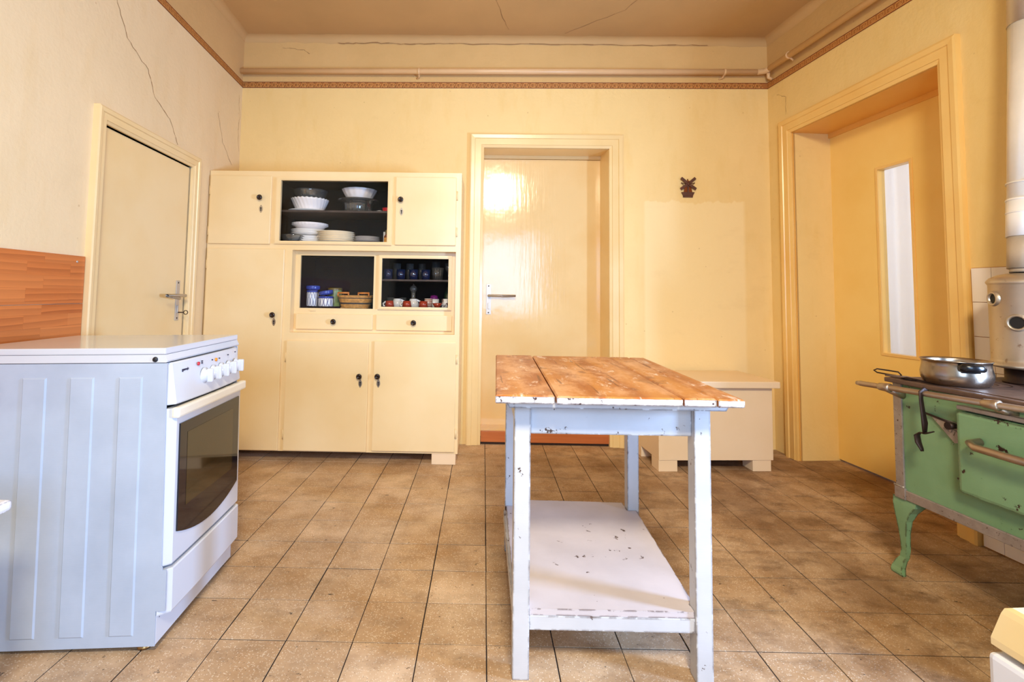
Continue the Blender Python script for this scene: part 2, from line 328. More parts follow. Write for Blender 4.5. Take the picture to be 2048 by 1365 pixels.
# ------------------------------------------------------------------ mesh helpers
class MB:
    def __init__(s, mat=None): s.v = []; s.f = []; s.M = mat or Matrix.Identity(4); s.smooth = []; s.mi = []; s.cur = 0
    def add(s, vs, fs, smooth=False):
        k = len(s.v); s.v += [tuple(s.M @ Vector(p)) for p in vs]; s.f += [[i+k for i in f] for f in fs]; s.smooth += [smooth]*len(fs); s.mi += [s.cur]*len(fs); return s
    def box(s, x0, x1, y0, y1, z0, z1, b=0., rot=None, mat=None):
        bm = bmesh.new(); bmesh.ops.create_cube(bm, size=1)
        for v in bm.verts: v.co = Vector(((x0+x1)/2 + v.co.x*(x1-x0), (y0+y1)/2 + v.co.y*(y1-y0), (z0+z1)/2 + v.co.z*(z1-z0)))
        if b: bmesh.ops.bevel(bm, geom=list(bm.edges), offset=b, segments=2, profile=.6, affect='EDGES')
        bm.verts.index_update()
        vs = [v.co.copy() for v in bm.verts]
        if rot is not None: vs = [rot @ v for v in vs]
        s.add(vs, [[v.index for v in f.verts] for f in bm.faces]); bm.free(); return s
    def lathe(s, prof, seg=32, c=(0, 0, 0), flute=None, smooth=True, closed=False, axis=None):
        vs = []; fs = []; n = len(prof); A = axis or Matrix.Identity(3)
        for j in range(seg):
            a = 2*PI*j/seg
            for r, z in prof:
                rr = r*(flute(a, r, z) if flute else 1)
                vs.append(Vector(c) + A @ Vector((rr*math.cos(a), rr*math.sin(a), z)))
        for j in range(seg):
            q = (j+1) % seg
            for i in range(n-1): fs.append([j*n+i, q*n+i, q*n+i+1, j*n+i+1])
            if closed: fs.append([j*n+n-1, q*n+n-1, q*n, j*n])
        return s.add(vs, fs, smooth)
    def cyl(s, p0, p1, r, seg=16, r1=None, smooth=True):
        return s.tube([p0, p1], [r, r if r1 is None else r1], seg)
    def tube(s, pts, r, seg=10, flat=1., up=None, cap=True):
        pts = [Vector(p) for p in pts]; n = len(pts); rs = r if isinstance(r, (list, tuple)) else [r]*n
        vs = []; fs = []; prev = None
        for i, p in enumerate(pts):
            d = (pts[min(i+1, n-1)] - pts[max(i-1, 0)]).normalized()
            if prev is None:
                ref = Vector(up) if up else (Vector((0, 0, 1)) if abs(d.z) < .9 else Vector((1, 0, 0)))
                x = (ref - d*ref.dot(d)).normalized()
            else: x = (prev - d*prev.dot(d)).normalized()
            prev = x; y = d.cross(x)
            for k in range(seg):
                a = 2*PI*k/seg; vs.append(p + x*math.cos(a)*rs[i]*flat + y*math.sin(a)*rs[i])
        for i in range(n-1):
            for k in range(seg):
                q = (k+1) % seg; fs.append([i*seg+k, i*seg+q, (i+1)*seg+q, (i+1)*seg+k])
        s.add(vs, fs, seg > 5)
        if cap:
            s.add(vs[:seg], [list(range(seg))[::-1]]); s.add(vs[-seg:], [list(range(seg))])
        return s
    def prism(s, poly, y0, y1, axis='Y'):
        """polygon (a,b) extruded along an axis"""
        n = len(poly); f3 = {'Y': lambda a, b, h: (a, h, b), 'X': lambda a, b, h: (h, a, b), 'Z': lambda a, b, h: (a, b, h)}[axis]
        vs = [f3(a, b, y0) for a, b in poly] + [f3(a, b, y1) for a, b in poly]
        fs = [list(range(n)), list(range(2*n-1, n-1, -1))] + [[i, i+n, (i+1) % n + n, (i+1) % n] for i in range(n)]
        return s.add(vs, fs)
    def holed(s, x0, x1, z0, z1, holes, y0, y1):
        """upright slab (x,z) from y0 (front) to y1 with rectangular holes"""
        xs = sorted({x0, x1, *[h[0] for h in holes], *[h[1] for h in holes]}); zs = sorted({z0, z1, *[h[2] for h in holes], *[h[3] for h in holes]})
        xs = [x for x in xs if x0 <= x <= x1]; zs = [z for z in zs if z0 <= z <= z1]
        solid = lambda i, j: 0 <= i < len(xs)-1 and 0 <= j < len(zs)-1 and not any(h[0] < (xs[i]+xs[i+1])/2 < h[1] and h[2] < (zs[j]+zs[j+1])/2 < h[3] for h in holes)
        for i in range(len(xs)-1):
            for j in range(len(zs)-1):
                if not solid(i, j): continue
                a, b, c, d = xs[i], xs[i+1], zs[j], zs[j+1]
                s.add([(a, y0, c), (b, y0, c), (b, y0, d), (a, y0, d)], [[0, 1, 2, 3]]); s.add([(a, y1, c), (b, y1, c), (b, y1, d), (a, y1, d)], [[3, 2, 1, 0]])
                if not solid(i-1, j): s.add([(a, y0, c), (a, y1, c), (a, y1, d), (a, y0, d)], [[3, 2, 1, 0]])
                if not solid(i+1, j): s.add([(b, y0, c), (b, y1, c), (b, y1, d), (b, y0, d)], [[0, 1, 2, 3]])
                if not solid(i, j-1): s.add([(a, y0, c), (b, y0, c), (b, y1, c), (a, y1, c)], [[3, 2, 1, 0]])
                if not solid(i, j+1): s.add([(a, y0, d), (b, y0, d), (b, y1, d), (a, y1, d)], [[0, 1, 2, 3]])
        return s
    def build(s, name, mat, parent=None, kind=None, fix=True):
        me = bpy.data.meshes.new(name); me.from_pydata(s.v, [], s.f)
        for m in (mat if isinstance(mat, (list, tuple)) else [mat]): me.materials.append(M[m] if isinstance(m, str) else m)
        me.polygons.foreach_set('use_smooth', s.smooth); me.polygons.foreach_set('material_index', s.mi)
        if fix:
            bm = bmesh.new(); bm.from_mesh(me); bmesh.ops.remove_doubles(bm, verts=bm.verts, dist=1e-5); bmesh.ops.recalc_face_normals(bm, faces=bm.faces); bm.to_mesh(me); bm.free()
        me.update()
        o = bpy.data.objects.new(name, me); COL.objects.link(o)
        if parent is not None: o.parent = parent; o.matrix_parent_inverse = Matrix.Identity(4)
        if kind: o['kind'] = kind
        return o
def tag(o, label, cat, group=None):
    o['label'] = label; o['category'] = cat
    if group: o['group'] = group
    return o
def thing(name, label, cat, loc=(0, 0, 0), rz=0., group=None, rot=None):
    o = bpy.data.objects.new(name, None); COL.objects.link(o); o.location = loc; o.rotation_euler = rot or (0, 0, rz); o.empty_display_size = .05
    return tag(o, label, cat, group)
def dup(root, loc, label, group=None, rz=None):
    r = root.copy(); COL.objects.link(r); r.location = loc; r['label'] = label
    if rz is not None: r.rotation_euler = (0, 0, rz)
    for ch in list(root.children):
        c = ch.copy(); COL.objects.link(c); c.parent = r
        for g in ch.children:
            d = g.copy(); COL.objects.link(d); d.parent = c
    return r
def T(*a): return Matrix.Translation(a)
def RZ(d): return Matrix.Rotation(math.radians(d), 4, 'Z')
def text(body, size, mat, parent, Mx, name='lettering', depth=.0004):
    cu = bpy.data.curves.new(name, 'FONT'); cu.body = body; cu.size = size; cu.extrude = depth; cu.align_x = 'CENTER'; cu.align_y = 'CENTER'
    to = bpy.data.objects.new(name, cu); COL.objects.link(to); bpy.context.view_layer.update()
    me = bpy.data.meshes.new_from_object(to.evaluated_get(bpy.context.evaluated_depsgraph_get())); bpy.data.objects.remove(to); bpy.data.curves.remove(cu)
    me.transform(Mx); me.materials.clear(); me.materials.append(M[mat]); o = bpy.data.objects.new(name, me); COL.objects.link(o); o.parent = parent; return o

# ------------------------------------------------------------------ room shell
YB = 3.577; ZC = 2.915; YF = -1.6
LW = T(-1.785, YB, 0) @ RZ(90+4.2)          # left wall frame: local x = away from back-left corner... see maps below
# local frames: x runs from the back corner toward the camera, y points INTO the wall, z up
def wall_frame(ox, deg, side):
    a = math.radians(deg); d = Vector((math.sin(a), -math.cos(a), 0))      # toward the camera
    n = Vector((-math.cos(a), -math.sin(a), 0)) if side == 'L' else Vector((math.cos(a), math.sin(a), 0))   # into the wall
    return Matrix(((d.x, n.x, 0, ox), (d.y, n.y, 0, YB), (0, 0, 1, 0), (0, 0, 0, 1)))
WL = wall_frame(-1.785, 4.2, 'L'); WR = wall_frame(2.03, 5.0, 'R'); WB = T(0, YB, 0)
SL = (YB-YF)/math.cos(math.radians(4.2)); SR = (YB-YF)/math.cos(math.radians(5))
XL0 = -1.785; XR0 = 2.03; XLF = -1.785 + math.sin(math.radians(4.2))*SL; XRF = 2.03 + math.sin(math.radians(5))*SR
D1 = (-.012, .886, 0, 2.10)                     # centre door opening in the back wall
wb = MB(WB).holed(XL0-.4, XR0+.4, 0, ZC+.1, [(D1[0], D1[1], -1, D1[3])], 0, .32).build('wall_back', 'wall_back', None, 'structure')
D2 = (.672, 1.432, 0, 1.768)
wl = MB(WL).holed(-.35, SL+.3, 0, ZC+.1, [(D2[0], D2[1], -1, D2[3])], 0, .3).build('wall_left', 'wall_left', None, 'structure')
D3 = (.235, 1.238, 0, 2.157); WIN2 = (2.35, 3.45, .68, 1.5)
wr = MB(WR).holed(0, SR+.3, 0, ZC+.1, [(D3[0], D3[1], -1, D3[3]), WIN2], 0, .3).build('wall_right', 'wall_right', None, 'structure')
WIN1 = (-.56, .96, .72, 2.12)
wf = MB(T(0, YF, 0)).holed(XLF-.4, XRF+.4, 0, ZC+.1, [WIN1], 0, -.3).build('wall_front', 'front', None, 'structure')
cl = MB().box(-2.4, 2.9, YF-.35, YB+.35, ZC, ZC+.12).build('ceiling', 'ceiling', None, 'structure')
# plaster cove where walls meet the ceiling
def cove(Mx, length, seed, name):
    rnd = random.Random(seed); m = MB(Mx); n = 60; vs = []; fs = []
    for i in range(n+1):
        x = length*i/n; r = .045 + rnd.uniform(-.006, .006)
        for k in range(6):
            a = PI/2*k/5; vs.append((x, -r*(1-math.sin(a)) - .0005, ZC - r*(1-math.cos(a)) - .0005))
    for i in range(n):
        for k in range(5): fs.append([i*6+k, (i+1)*6+k, (i+1)*6+k+1, i*6+k+1])
    m.add(vs, fs, True); return m.build(name, 'ceiling', None, 'structure')
cove(T(XL0, YB, 0), XR0-XL0, 3, 'trim_1'); cove(WL, SL, 4, 'trim_2'); cove(WR, SR, 5, 'trim_3')
# window frames behind the camera and in the right wall (outside the picture, they let the daylight in)
def window(name, Mx, w, depth):
    m = MB(Mx); x0, x1, z0, z1 = w
    for a in (x0, x1-.05, (x0+x1)/2-.03): m.box(a, a+.05, min(.02*depth, .08*depth), max(.02*depth, .08*depth), z0, z1)
    for z in (z0, z1-.05): m.box(x0+.05, x1-.05, min(.02*depth, .08*depth), max(.02*depth, .08*depth), z, z+.05)
    return m.build(name, 'frame', None, 'structure')
window('window_1', T(0, YF, 0), WIN1, -1); window('window_2', WR, WIN2, 1)

# floor: mortar bed plus every visible terrazzo tile
fl = MB().box(-2.4, 2.9, YF-.35, YB+.35, -.08, -.0019).build('floor', 'grout', None, 'structure')
TW = .19976; TX0 = .0218; TY0 = 1.5644
def tile_mesh():
    h = TW/2-.0017; b = .0006; z0 = -.006
    m = MB(); m.add([(-h, -h, z0), (h, -h, z0), (h, h, z0), (-h, h, z0), (-h, -h, -b), (h, -h, -b), (h, h, -b), (-h, h, -b), (-h+b, -h+b, 0), (h-b, -h+b, 0), (h-b, h-b, 0), (-h+b, h-b, 0)],
      [[0, 1, 5, 4], [1, 2, 6, 5], [2, 3, 7, 6], [3, 0, 4, 7], [4, 5, 9, 8], [5, 6, 10, 9], [6, 7, 11, 10], [7, 4, 8, 11], [8, 9, 10, 11]])
    return m
t0 = tile_mesh().build('floor_tile', 'tile', fl); tm = t0.data; first = True
rest = MB(); nt = 0
rnd = random.Random(11)
for i in range(-14, 16):
    for j in range(-17, 13):
        cx = TX0 + (i+.5)*TW; cy = TY0 + (j+.5)*TW
        xl = -1.785 + (YB-cy)*.0734; xr = 2.03 + (YB-cy)*.0875
        door3 = 2.0 < cx < 2.75 and 2.3 < cy < 3.6
        door1 = 0 < cx < .9 and cy < 3.85
        if not (xl-.1 < cx < xr+.1 or door3) or (cy > 3.577+.1 and not door1) or cy < YF-.2: continue
        vis = cy > .98 and -1.02*cy-.12 < cx < 1.12*cy+.1 and cy < 3.70
        loc = (cx+rnd.uniform(-.0006, .0006), cy+rnd.uniform(-.0006, .0006), rnd.uniform(-.0007, 0.0))
        rot = (rnd.uniform(-.003, .003), rnd.uniform(-.003, .003), rnd.uniform(-.002, .002))
        if vis and nt < 298:
            o = t0 if first else t0.copy()
            if not first: COL.objects.link(o); o.parent = fl
            first = False; o.location = loc; o.rotation_euler = rot; nt += 1
        else:
            rest.M = T(*loc); tmv = tile_mesh(); rest.add(tmv.v, tmv.f)
ro = rest.build('floor_tile_field', 'tile', fl, 'stuff', fix=False)

# wallpaper border with a meander (flat print on paper)
def border(name, Mx, x0, x1, zs, side):
    z0a, z1a, z0b, z1b = zs; L = x1-x0
    zz = lambda x, t: (z0a+(z0b-z0a)*(x-x0)/L)*(1-t) + (z1a+(z1b-z1a)*(x-x0)/L)*t
    m = MB(Mx); n = 30
    def band(m, t0, t1, y, xa=x0, xb=x1):
        k = max(1, int(n*(xb-xa)/L)); vs = []; fs = []
        for i in range(k+1):
            x = xa+(xb-xa)*i/k; vs += [(x, -y, zz(x, t0)), (x, -y, zz(x, t1))]
        fs = [[2*i, 2*i+2, 2*i+3, 2*i+1] for i in range(k)]; m.add(vs, fs)
    band(m, 0, 1, .0012); o = m.build(name, 'border', None, 'structure', fix=False)
    m = MB(Mx); band(m, 0, .09, .0016); band(m, .91, 1, .0016); m.build('border_line', 'borderline', o, fix=False)
    m = MB(Mx); u = .054; k = int(L/u); w = .0022
    def seg(xa, ta, xb, tb):
        za, zb = zz(xa, ta), zz(xb, tb)
        m.add([(min(xa, xb)-w, -.0018, min(za, zb)-w), (max(xa, xb)+w, -.0018, min(za, zb)-w), (max(xa, xb)+w, -.0018, max(za, zb)+w), (min(xa, xb)-w, -.0018, max(za, zb)+w)], [[0, 1, 2, 3]])
    P = [(0, .2), (0, .8), (.72, .8), (.72, .36), (.3, .36), (.3, .56), (.5, .56)]
    for i in range(k):
        b = x0+i*u
        for (a, ta), (c, tc) in zip(P, P[1:]): seg(b+a*u, ta, b+c*u, tc)
        seg(b, .2, b+u*.0+u, .2) if False else seg(b+.72*u+.0, .2, b+u, .2)
        seg(b+.86*u, .2, b+.86*u, .8) if False else None
        seg(b, .2, b+.72*u, .2)
    m.build('meander_pattern', 'key', o, fix=False); return o
border('trim_4', WB, XL0, XR0, (2.528, 2.574, 2.553, 2.598), 1)
border('trim_5', WL, 0, 3.2, (2.530, 2.576, 2.538, 2.584), 1)
border('trim_6', WR, 0, 3.2, (2.553, 2.598, 2.530, 2.574), 1)

# cracks in the plaster: thin ribbons following the crack lines
def crack(Mx, pts, w, parent, off=.0008):
    m = MB(Mx); rn = random.Random(int(pts[0][0]*1000)); P = []
    for (a, b), (c, d) in zip(pts, pts[1:]):
        for k in range(7): t_ = k/7; P.append((a+(c-a)*t_+rn.uniform(-.006, .006), b+(d-b)*t_+rn.uniform(-.004, .004)))
    P.append(pts[-1])
    for i in range(len(P)-1):
        (a, b), (c, d) = P[i], P[i+1]; L = math.hypot(c-a, d-b) or 1; ww = w*(.5+rn.random()); nx, nz = -(d-b)/L*ww/2, (c-a)/L*ww/2
        m.add([(a+nx, -off, b+nz), (a-nx, -off, b-nz), (c-nx, -off, d-nz), (c+nx, -off, d+nz)], [[0, 1, 2, 3]])
    return m.build('plaster_crack', 'crack', parent, fix=False)
crack(WL, [(1.40, 2.36), (1.31, 2.223), (1.136, 2.145), (1.065, 2.033), (.917, 1.966), (.83, 1.854)], .0035, wl)
crack(WL, [(.36, 2.21), (.281, 2.036), (.128, 1.923)], .003, wl)
crack(WL, [(.06, 2.45), (.03, 2.3), (.05, 2.2), (.02, 2.05)], .002, wl)
crack(WB, [(-1.5, 2.83), (-1.35, 2.82), (-1.3, 2.79)], .003, wb)
crack(WB, [(-1.1, 2.868), (-.98, 2.866), (-.8, 2.872), (-.6, 2.862), (-.35, 2.872), (-.1, 2.868), (.3, 2.873), (.7, 2.871), (1.2, 2.868), (1.6, 2.872)], .004, wb, .008)
crack(WR, [(.10, 2.47), (.19, 2.42), (.18, 2.3)], .0018, wr)
crack(Matrix(((1, 0, 0, 0), (0, 0, 1, 0), (0, 1, 0, ZC), (0, 0, 0, 1))), [(.15, 3.45), (.05, 3.1), (-.1, 2.7), (-.05, 2.3)], .003, cl)
crack(Matrix(((1, 0, 0, 0), (0, 0, 1, 0), (0, 1, 0, ZC), (0, 0, 0, 1))), [(.55, 3.5), (.9, 3.2), (1.05, 2.8)], .003, cl)

# architraves: stepped profile swept round an opening
def architrave(Mx, D, w, parent, mat, right_w=None):
    x0, x1, z0, z1 = D; m = MB(Mx)
    prof = [(0, .012), (.18, .018), (.2, .022), (.62, .022), (.66, .028), (.9, .030), (1, .026)]
    for (fa, ta), (fb, tb) in zip(prof, prof[1:]):
        a, b = w*fa, w*fb
        for q in (0, 1):
            t_ = max(ta, tb)
            m.add([(x0-a, -ta, 0), (x0-b, -tb, 0), (x0-b, -tb, z1+b), (x0-a, -ta, z1+a)], [[0, 1, 2, 3]])
            m.add([(x1+a, -ta, 0), (x1+b, -tb, 0), (x1+b, -tb, z1+b), (x1+a, -ta, z1+a)], [[3, 2, 1, 0]])
            m.add([(x0-a, -ta, z1+a), (x0-b, -tb, z1+b), (x1+b, -tb, z1+b), (x1+a, -ta, z1+a)], [[0, 1, 2, 3]])
            break
    # outer edge back to the wall, inner edge into the opening
    b = w; t_ = prof[-1][1]
    m.add([(x0-b, -t_, 0), (x0-b, 0, 0), (x0-b, 0, z1+b), (x0-b, -t_, z1+b)], [[0, 1, 2, 3]]); m.add([(x1+b, -t_, 0), (x1+b, 0, 0), (x1+b, 0, z1+b), (x1+b, -t_, z1+b)], [[3, 2, 1, 0]])
    m.add([(x0-b, -t_, z1+b), (x0-b, 0, z1+b), (x1+b, 0, z1+b), (x1+b, -t_, z1+b)], [[0, 1, 2, 3]])
    t_ = prof[0][1]
    m.add([(x0, -t_, 0), (x0, .02, 0), (x0, .02, z1), (x0, -t_, z1)], [[3, 2, 1, 0]]); m.add([(x1, -t_, 0), (x1, .02, 0), (x1, .02, z1), (x1, -t_, z1)], [[0, 1, 2, 3]])
    m.add([(x0, -t_, z1), (x0, .02, z1), (x1, .02, z1), (x1, -t_, z1)], [[3, 2, 1, 0]])
    return m.build('door_frame', mat, parent)
def plate_handle(parent, Mx, lever_dx, z, length=.105, key=False):
    """long plate with lever handle; local x,z in the door plane, -y toward the room"""
    m = MB(Mx); m.box(-.018, .018, -.004, 0, z-.14, z+.085, .0015)
    pl = m.build('handle_plate', 'steel', parent)
    m = MB(Mx); m.tube([(0, 0, z), (0, -.045, z), (lever_dx*.2, -.052, z), (lever_dx*length, -.05, z-.004-(.012 if key else 0))], [.009, .009, .009, .008], 12); m.build('lever', 'steel', pl)
    m = MB(Mx); m.box(-.006, .006, -.009, -.003, z-.10, z-.055, .002); m.build('lock_tongue', 'steel', pl)
    m = MB(Mx)
    for dz in (.072, -.127): m.lathe([(.0, -.0062), (.004, -.0056), (.005, -.004)], 10, (0, 0, 0), axis=Matrix(((1, 0, 0), (0, 0, 1), (0, 1, 0)))); m.v[-30:] = [(tuple(Vector(p) + (Mx.to_3x3() @ Vector((0, 0, z+dz))))) for p in m.v[-30:]]
    m.build('screw', 'black', pl)
    if key:
        m = MB(Mx); m.tube([(0, -.003, z-.095), (0, -.04, z-.095)], .003, 8)
        m.tube([(0.0, -.04 - .011*(1-math.cos(a)), z-.095+.011*math.sin(a)) for a in [2*PI*k/14 for k in range(15)]], .0022, 6, cap=False); m.build('key', 'darkiron', pl)
    return pl
# door_1: centre, deep-set with skewed reveals
Mx = WB; rd = .20; sk = -.0175
d1 = MB(Mx).box(D1[0]-.02, D1[1], rd, rd+.04, .075, 2.072, .002).build('door_1', 'door', None, 'structure')
m = MB(Mx); m.prism([(D1[1]-.0012, .0015), (D1[1]+.02, .0015), (D1[1]+.02, rd+.04), (D1[1]+sk, rd+.04), (D1[1]+sk, rd)], 0, 2.10, 'Z'); m.prism([(D1[0]-.03, 0), (D1[0], 0), (D1[0]+sk, rd+.04), (D1[0]-.04, rd+.04)], 0, 2.10, 'Z')
m.box(D1[0]-.03, D1[1]+.02, .0015, rd+.05, 2.0985, 2.12); m.box(D1[0]-.02, D1[1], rd-.012, rd+.04, 2.074, 2.10)
m.build('reveal', 'frame', d1)
architrave(Mx, D1, .100, d1, 'frame')
plate_handle(d1, Mx @ T(.036, rd, 0), 1, 1.035, .095)
m = MB(Mx).box(D1[0]+.002, D1[1]-.002, .006, .03, .016, .088, .001); m.build('threshold_board', 'kick', d1)
m = MB(Mx).box(D1[0]+.002, D1[1]-.002, .012, .05, 0, .016); m.build('threshold_base', 'darkiron', d1)
m = MB(Mx).box(D1[0]-.02, D1[1]-.002, .03, rd+.0, .05, .0875); m.build('threshold_top', 'door', d1)
# door_2: low pantry door in the left wall
Mx = WL
d2 = MB(Mx).box(D2[0]+.004, D2[1]-.004, .006, .046, .01, D2[3]-.006, .002).build('door_2', 'door_left', None, 'structure')
m = MB(Mx).box(D2[0]-.01, D2[1]+.01, .05, .07, 0, D2[3]); m.build('door_stop', 'gap', d2)
architrave(Mx, D2, .066, d2, 'door_left')
plate_handle(d2, Mx @ T(.742, .006, 0) @ Matrix.Diagonal((1, 1, 1, 1)), 1, 1.012, .07, key=True)
# door_3: right wall, deep reveal and a glazed slab
Mx = WR; rd = .27
g0 = (.595, .80, .735, 1.82)
d3m = MB(Mx).holed(D3[0]-.06, D3[1]+.3, .012, 2.14, [g0], rd, rd+.042)
d3 = d3m.build('door_3', 'door_orange', None, 'structure')
m = MB(Mx); m.prism([(D3[0]+.0012, .0015), (D3[0]-.05, .0015), (D3[0]-.11, rd+.05), (D3[0]-.045, rd+.05)], 0, 2.157, 'Z'); m.box(D3[1]-.0012, D3[1]+.04, 0.0015, rd-.01, 0, 2.157)
m.box(D3[0]-.11, D3[1]+.32, .0015, rd+.06, 2.1555, 2.18); m.box(D3[0]-.06, D3[1]+.3, rd-.014, rd, 2.125, 2.157)
m.build('reveal', 'reveal_orange', d3)
architrave(Mx, D3, .098, d3, 'frame_orange')
bead = MB(Mx); x0, x1, z0, z1 = g0
for a, b, c, d in ((x0-.016, x0, z0-.016, z1+.016), (x1, x1+.016, z0-.016, z1+.016), (x0, x1, z0-.016, z0), (x0, x1, z1, z1+.016)): bead.box(a, b, rd-.006, rd+.001, c, d, .002)
bead.build('glazing_bead', 'frame_orange', d3)
MB(Mx).box(x0-.004, x1+.004, rd+.022, rd+.026, z0-.004, z1+.004).build('pane', 'glass', d3)
m = MB(Mx); 
for z in (.42, 1.05, 1.84): m.tube([(D3[0]-.052, rd-.008, z-.04), (D3[0]-.052, rd-.008, z+.04)], .007, 10)
m.build('hinge', 'frame_orange', d3)
m = MB(Mx); m.tube([(D3[1]-.02, rd, 1.035), (D3[1]-.02, rd-.03, 1.035)], .01, 12); m.build('latch', 'steel', d3)
# lace curtain in the bright room beyond the glazed door
m = MB(Mx); vs = []; fs = []; n = 160
for i in range(n+1):
    x = -.9+3.0*i/n; y = rd+.75+.035*math.sin(i*.9)+.02*math.sin(i*.37)
    vs += [(x, y, .35), (x, y, 2.5)]
for i in range(n): fs.append([2*i, 2*i+2, 2*i+3, 2*i+1])
m.add(vs, fs, True); cur = m.build('curtain', 'curtain', fix=False); tag(cur, 'white curtain hanging behind the glass of the yellow door', 'curtain')
# white wall tiles behind the range
tl0 = None; rnd = random.Random(3)
for r in range(8):
    for c in range(7):
        x0 = 1.344 + (0 if c == 0 else .081+.150*(c-1)); w = .079 if c == 0 else .148; z1 = 1.186-.1485*r
        m = MB(WR); m.box(x0, x0+w, -.008+rnd.uniform(-.001, .0006), .003, max(z1-.1465, .004), z1, .0015); m.build('wall_tile', 'wtile', wr)
MB(WR).box(1.342, 2.325, -.0035, .002, .0, 1.188).build('tile_bed', 'border', wr)
# laminate panel boards on the left wall
pn = thing('splashback_panel', 'orange-brown wood-look laminate splashback fixed to the left wall behind the cooker', 'panel', tuple(WL @ Vector((1.505, 0, .6)))); Rw = WL.to_3x3().to_4x4()
for z0, z1 in ((0, .380), (.3815, .576)):
    MB(Rw).box(0, 1.5, -.009, -.0005, z0, z1, .0008).build('panel_board', 'laminate', pn)
m = MB(Rw); m.lathe([(0, -.0115), (.004, -.011), (.005, -.009)], 10, (0, 0, 0), axis=Matrix(((1, 0, 0), (0, 0, 1), (0, 1, 0)))); m.v = [tuple(Vector(p) + Rw.to_3x3() @ Vector((.045, 0, .552))) for p in m.v]; m.build('screw', 'steel', pn)

# heating pipe round the top of the room
pr = thing('wall_pipe', 'painted heating pipe running along the walls just above the meander border', 'pipe', (XL0, YB-.045, 2.635))
O = Vector((XL0, YB-.045, 2.635)); ce = Vector((XR0-.06, YB-.045, 2.66)); a_ = WR @ Vector((.10, -.05, 2.66)); b_ = WR @ Vector((3.2, -.05, 2.63))
m = MB(); m.tube([Vector((XL0-.01, YB-.045, 2.635))-O, Vector((XR0-.10, YB-.045, 2.658))-O], .0205, 14)
m.tube([Vector((XR0-.10, YB-.045, 2.658))-O, ce-O+Vector((.015, -.012, 0)), a_-O], .0205, 14); m.tube([a_-O, b_-O], .0205, 14); m.build('pipe', 'wpipe', pr)
for p_, d_ in ((Vector((-.49, YB-.045, 2.642)), Vector((1, 0, 0))), (Vector((1.70, YB-.045, 2.656)), Vector((1, 0, 0))), (WR @ Vector((.294, -.05, 2.659)), (b_-a_).normalized())):
    m = MB(); m.tube([p_-O-d_*.008, p_-O+d_*.008], .0245, 14); nb = Vector((0, 1, 0)) if abs(d_.x) > .5 else Vector((1, .09, 0)).normalized()
    m.tube([p_-O+Vector((0, 0, -.012)), p_-O+Vector((0, 0, -.03))+nb*.03, p_-O+Vector((-.02, 0, -.034))*1+nb*.044], .006, 8); m.build('clamp', 'wpipe', pr)
m = MB(); e0 = WR @ Vector((.05, -.028, 2.615)); e1 = WR @ Vector((.06, -.006, 2.60))
m.tube([ce-O+Vector((.03, -.02, -.01)), e0-O, e1-O], [.012, .012, .010], 10); m.build('bracket', 'wpipe', pr)

# copper windmill ornament
ml = thing('windmill_ornament', 'small dark copper windmill ornament hanging alone on the yellow wall', 'ornament', (1.445, YB, 1.755))
m = MB(); m.box(-.034, .034, -.012, -.001, 0, .012, .001); m.prism([(-.034, .012), (.034, .012), (.046, .036), (-.046, .036)], -.014, -.001); m.build('base', 'millwood', ml)
m = MB(); m.prism([(-.030, .034), (.030, .034), (.020, .085), (-.020, .085)], -.012, -.001); m.prism([(-.022, .082), (.022, .082), (.016, .112), (0, .120), (-.016, .112)], -.016, -.001); m.prism([(-.003, .118), (.003, .118), (.003, .132), (-.003, .132)], -.008, -.002); m.build('tower', 'copper', ml)
m = MB(); m.box(-.006, .006, -.015, -.011, .034, .085); m.build('door_strip', 'millwood', ml)
for a in (40, 140, 215, 325):
    R2 = Matrix.Rotation(-math.radians(a), 4, 'Y'); m = MB(T(0, -.018, .095) @ R2); m.box(.004, .066, -.002, .002, -.0095, .0095, .0008); m.build('sail', 'millwood', ml)
for s in (-1, 1):
    m = MB(); m.tube([(s*.015, -.012, .098), (s*.047, -.012, .102)], .0022, 6); m.tube([(s*.028, -.012, .082), (s*.042, -.012, .100)], .0018, 6); m.box(s*.045-.003, s*.045+.003, -.014, -.01, .098, .106)
    m.build('brace', 'millwood', ml)
m = MB(); m.lathe([(0, 0), (.012, .001), (.012, .004), (0, .005)], 16, (0, 0, 0), axis=Matrix(((1, 0, 0), (0, 0, -1), (0, 1, 0)))); m.v = [(x, y-.020, z+.095) for x, y, z in m.v]; m.build('hub', 'millwood', ml)
# ------------------------------------------------------------------ kitchen cupboard
CY = 3.14; CB = 3.555
cx0, cx1 = -1.748, -.148
cab = thing('kitchen_cupboard', 'tall cream painted kitchen cupboard with glazed openings against the back wall', 'cupboard', (-.95, CY, 0))
O = Vector((-.95, CY, 0)); CM = T(-.95*-1*-1, 0, 0)
def CX(): return MB(T(.95, -CY, 0))
UP = (-1.295, -.605, 1.358, 1.748); REC = (-1.206, -.178, .79, 1.306)
O1 = (-1.175, -.704, .941, 1.277); G2 = (-.653, -.223, .955, 1.264)
m = CX(); m.holed(cx0, cx1, .066, 1.806, [UP, REC], CY, CY+.022)
m.holed(REC[0]-.01, REC[1]+.01, REC[2]-.01, REC[3]+.01, [O1, (G2[0]-.003, G2[1]+.003, G2[2]-.003, G2[3]+.003)], CY+.065, CY+.080)
for a, b, c, d in ((REC[0]-.012, REC[0], REC[2], REC[3]), (REC[1], REC[1]+.012, REC[2], REC[3])): m.box(a, b, CY+.0222, CY+.070, c, d)
for c, d in ((REC[2]-.012, REC[2]), (REC[3], REC[3]+.012)): m.box(REC[0]-.012, REC[1]+.012, CY+.0222, CY+.070, c, d)
